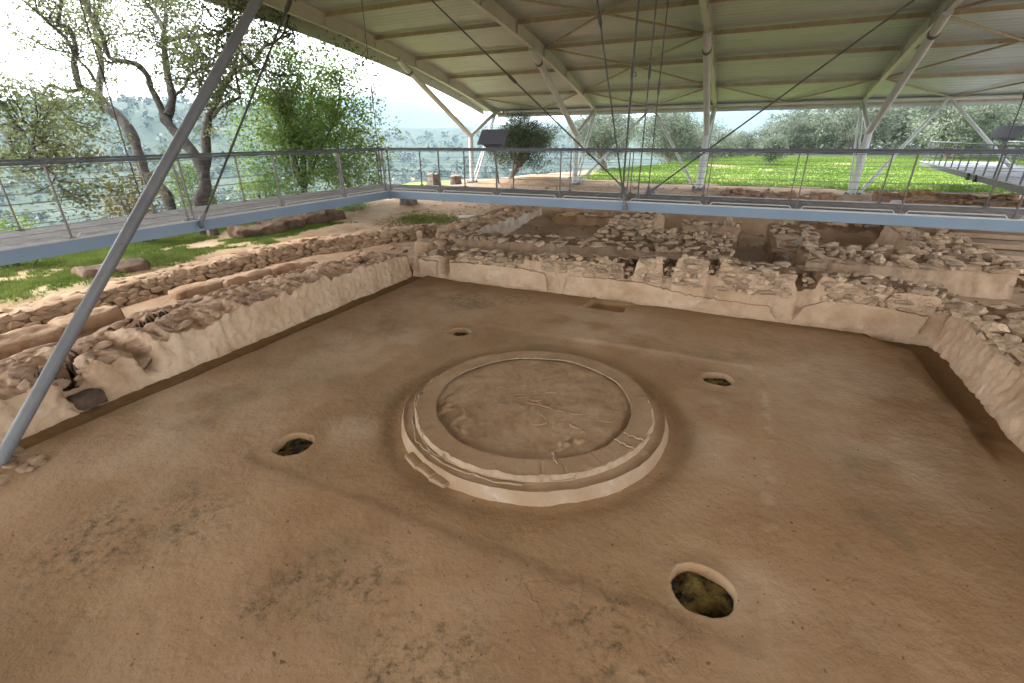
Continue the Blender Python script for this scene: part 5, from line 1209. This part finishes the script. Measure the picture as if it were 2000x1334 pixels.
olive('small young olive standing alone in the meadow', 4.75, 49, 2.5, 1.05, 25, M['leaf_olive'], 230, 12, .15, 0, r0=.07)
rows = [(2.0, 76, 6.6, 4.6), (8.5, 80, 7.0, 4.8), (15.2, 79, 7.2, 5.4), (24.5, 69, 7.0, 5.2), (21.5, 61, 6.4, 3.8), (31, 76, 7.4, 5.2), (38, 68, 7.5, 5.2), (-12, 71, 6.4, 4.2), (29, 55, 6.0, 3.6), (36, 56, 6.6, 4.0)]
labs = ['silvery olive left of the young olive, far side of the meadow', 'silvery olive behind the young olive', 'broad olive behind the second pillar on the right', 'wide olive seen past the tip of the far platform', 'leafy olive left of the far platform', 'large olive behind the far platform', 'large olive at the far right edge', 'olive far off at the valley edge left of the meadow', 'olive behind the platform lectern', 'bright olive at the right edge by the platform']
for i, ((x, y, h, rx), lb) in enumerate(zip(rows, labs)):
    olive(lb, x, y, h, rx, 40 + i, M['leaf_olive'], 800, 9, .24, random.uniform(-.4, .4), r0=.34)
# far rows read as one mass
pts = []
for i in range(105):
    x, y = random.uniform(-16, 66), random.uniform(90, 135); g = float(terrain(x, y))
    pts += crown_points((x, y, g + 4.4), (4.6, 4.6, 4.0), 60, 300 + i, .5, .6)
V, Fc = leaf_cloud(pts, 9, .7, .8, 77, .5); props(obj('olive_grove', mesh('olive_grove', V, Fc, M['leaf_olive'])), 'far olive grove closing off the meadow', 'grove', kind='stuff')

# stumps
def stump(label, x, y, h, r, seed):
    g = float(terrain(x, y)); t = empty('tree_stump', label, 'stump', 'old tree stumps at the edge of the site'); rr_ = random.Random(seed)
    b = MB(); n = 12; ph = [rr_.uniform(.8, 1.2) for _ in range(n)]
    V = []; 
    for k, (f, z) in enumerate(((1.25, g - .3), (1.05, g + h * .25), (.95, g + h * .7), (1.0, g + h))):
        for i in range(n): a = 2 * PI * i / n; V.append((x + r * f * ph[i] * math.cos(a), y + r * f * ph[i] * math.sin(a), z + (rr_.uniform(-.06, .06) if k == 3 else 0)))
    Fc = [(k * n + i, k * n + (i + 1) % n, (k + 1) * n + (i + 1) % n, (k + 1) * n + i) for k in range(3) for i in range(n)]
    b.add(V, Fc); b.build('trunk', M['bark_olive'], t)
    b = MB(); b.add([v for v in V[-n:]] + [(x, y, g + h - .02)], [(i, (i + 1) % n, n) for i in range(n)]); b.build('cut_top', M['cutwood'], t)
stump('tall tree stump beyond the walkway, left of two', -17.4, 23.6, .75, .42, 1)
stump('smaller tree stump beyond the walkway, right of two', -16.1, 24.4, .6, .36, 2)
stump('small sawn stump in the grass under the left walkway', -16.7, 6.5, .3, .22, 3)
stump('thick stump below the walkway corner', -14.4, 16.6, .8, .45, 4)

# ------------------------------------------------------------------ grass
def blades(name, label, pts, hts, mat, seed, w=.018, k=3, lean=.35):
    r = np.random.default_rng(seed); P = np.repeat(pts, k, 0); H = np.repeat(hts, k); n = len(P)
    P = P + np.concatenate([r.normal(0, .03, (n, 2)) * (H / .12)[:, None], np.zeros((n, 1))], 1)
    a = r.uniform(0, 2 * PI, n); ww = w * (H / .12) * r.uniform(.7, 1.4, n); d = np.stack([np.cos(a) * ww, np.sin(a) * ww, 0 * a], -1)
    hh = H * r.uniform(.6, 1.3, n); tip = P + np.stack([r.normal(0, lean, n) * hh, r.normal(0, lean, n) * hh, hh], -1)
    V = np.stack([P - d, P + d, tip], 1).reshape(-1, 3)
    return props(obj(name, mesh(name, V, np.arange(3 * n).reshape(n, 3), mat)), label, 'grass', kind='stuff')
def samp(n, x0, x1, y0, y1, seed, thr=.5, pow_=1.0):
    r = np.random.default_rng(seed); x = r.uniform(x0, x1, n); y = y0 + (y1 - y0) * r.random(n) ** pow_
    k = turf(x, y) > r.uniform(thr - .3, thr + .3, n); x, y = x[k], y[k]
    return np.stack([x, y, terrain(x, y) - .01], -1)
p = samp(90000, -12, 44, 28, 66, 1, .5, 1.5); ds = np.hypot(p[:, 0] - 2.4, p[:, 1] + 5.8)
blades('meadow_grass', 'bright green meadow grass under the olives', p, .10 * np.clip(ds / 38, .8, 2.2), M['grass'], 2, .02)
p = samp(70000, -19, -12.3, -4, 14, 3, .45)
blades('verge_grass', 'green grass and weeds on the shoulder under the left walkway', p, np.full(len(p), .085), M['weed'], 4, .016)
p = np.stack([rng.normal(-11.3, .8, 2500), rng.normal(13.6, .55, 2500), np.zeros(2500)], -1); p[:, 2] = terrain(p[:, 0], p[:, 1]) - .01
blades('weeds', 'low green weeds on the dark gravel patch', p, np.full(len(p), .07), M['weed'], 5, .02)
p = np.stack([rng.normal(-12.4, 1.0, 1600), rng.normal(20.5, .6, 1600), np.zeros(1600)], -1); p[:, 2] = terrain(p[:, 0], p[:, 1]) - .01
blades('weeds', 'yellow green weeds under the walkway beyond the gravel', p, np.full(len(p), .08), M['weed'], 6, .02)

# ------------------------------------------------------------------ woods and houses on the far slopes
n = 15000
r_az = np.radians(rng.uniform(18, 80, n)); r_d = 60 * (2600 / 60.) ** rng.random(n)
wx, wy = -np.sin(r_az) * r_d, np.cos(r_az) * r_d
kp = (vn3(wx / 140, wy / 140, 0, 91) + .5 * vn3(wx / 40, wy / 40, 0, 92) > -.45) & ((wx < -45) | (wy > 75)); wx, wy, r_d = wx[kp], wy[kp], r_d[kp]
wz = terrain(wx, wy); sz = rng.gamma(3, .85, len(wx)) * (1 + r_d / 900)
q_ = rng.normal(0, 1, (len(wx), 13, 3)); q_ /= np.linalg.norm(q_, axis=2)[..., None]; q_ = q_ * rng.uniform(.4, 1.0, (len(wx), 13, 1))
cc = (q_ * np.stack([sz * 1.05, sz * 1.05, sz * .8], -1)[:, None, :] + np.stack([wx, wy, wz + sz * .55], -1)[:, None, :]).reshape(-1, 3)
ls = np.repeat(sz, 13)[:, None] * rng.uniform(.5, 1.0, (len(cc), 1))
a_ = rng.normal(0, 1, cc.shape); a_ /= np.linalg.norm(a_, axis=1)[:, None]; b_ = np.cross(a_, rng.normal(0, 1, cc.shape)); b_ /= np.linalg.norm(b_, axis=1)[:, None]
V = np.stack([cc - a_ * ls * .5, cc + b_ * ls * .4, cc + a_ * ls * .5, cc - b_ * ls * .4], 1); Fc = np.arange(4 * len(cc)).reshape(-1, 4)
props(obj('far_woodland', mesh('far_woodland', V.reshape(-1, 3), Fc, M['scrub'])), 'trees and scrub dotted over the far valley sides', 'woodland', kind='stuff')
for k, (az, d, lab) in enumerate([(38.2, 1500, 'small white house far off on the valley side right of the bushy tree'), (37.3, 1700, 'tiny white house far off above the nearer one'), (36.2, 1520, 'white shed far off beside the small white house')]):
    x, y = -math.sin(math.radians(az)) * d, math.cos(math.radians(az)) * d; z = float(terrain(x, y))
    t = empty('far_house', lab, 'house', 'white houses across the valley'); b = MB(); b.box((x, y, z + 3), (14, 10, 8)); b.build('wall', M['farwall'], t)
    b = MB(); b.add([(x - 7.4, y - 5.4, z + 7), (x + 7.4, y - 5.4, z + 7), (x + 7.4, y + 5.4, z + 7), (x - 7.4, y + 5.4, z + 7), (x - 7.4, y, z + 10), (x + 7.4, y, z + 10)], [(0, 1, 5, 4), (2, 3, 4, 5), (0, 4, 3), (1, 2, 5)]); b.build('roof', M['orange_earth'], t)

# ------------------------------------------------------------------ haze
hz = bpy.data.materials.new('haze_air'); hz.use_nodes = True
N = hz.node_tree.nodes; L = hz.node_tree.links; N.remove(N["Principled BSDF"])
pv = N.new("ShaderNodeVolumePrincipled"); pv.inputs['Color'].default_value = (.58, .80, 1, 1); pv.inputs['Density'].default_value = HAZE = .00007; pv.inputs['Anisotropy'].default_value = .0
L.new(pv.outputs[0], N["Material Output"].inputs['Volume'])
b = MB(); b.box((0, 0, 250), (19900, 19900, 1000)); o = b.build('haze', hz); props(o, 'thin pale haze over the valley', 'haze', kind='stuff')
S.cycles.volume_step_rate = 4
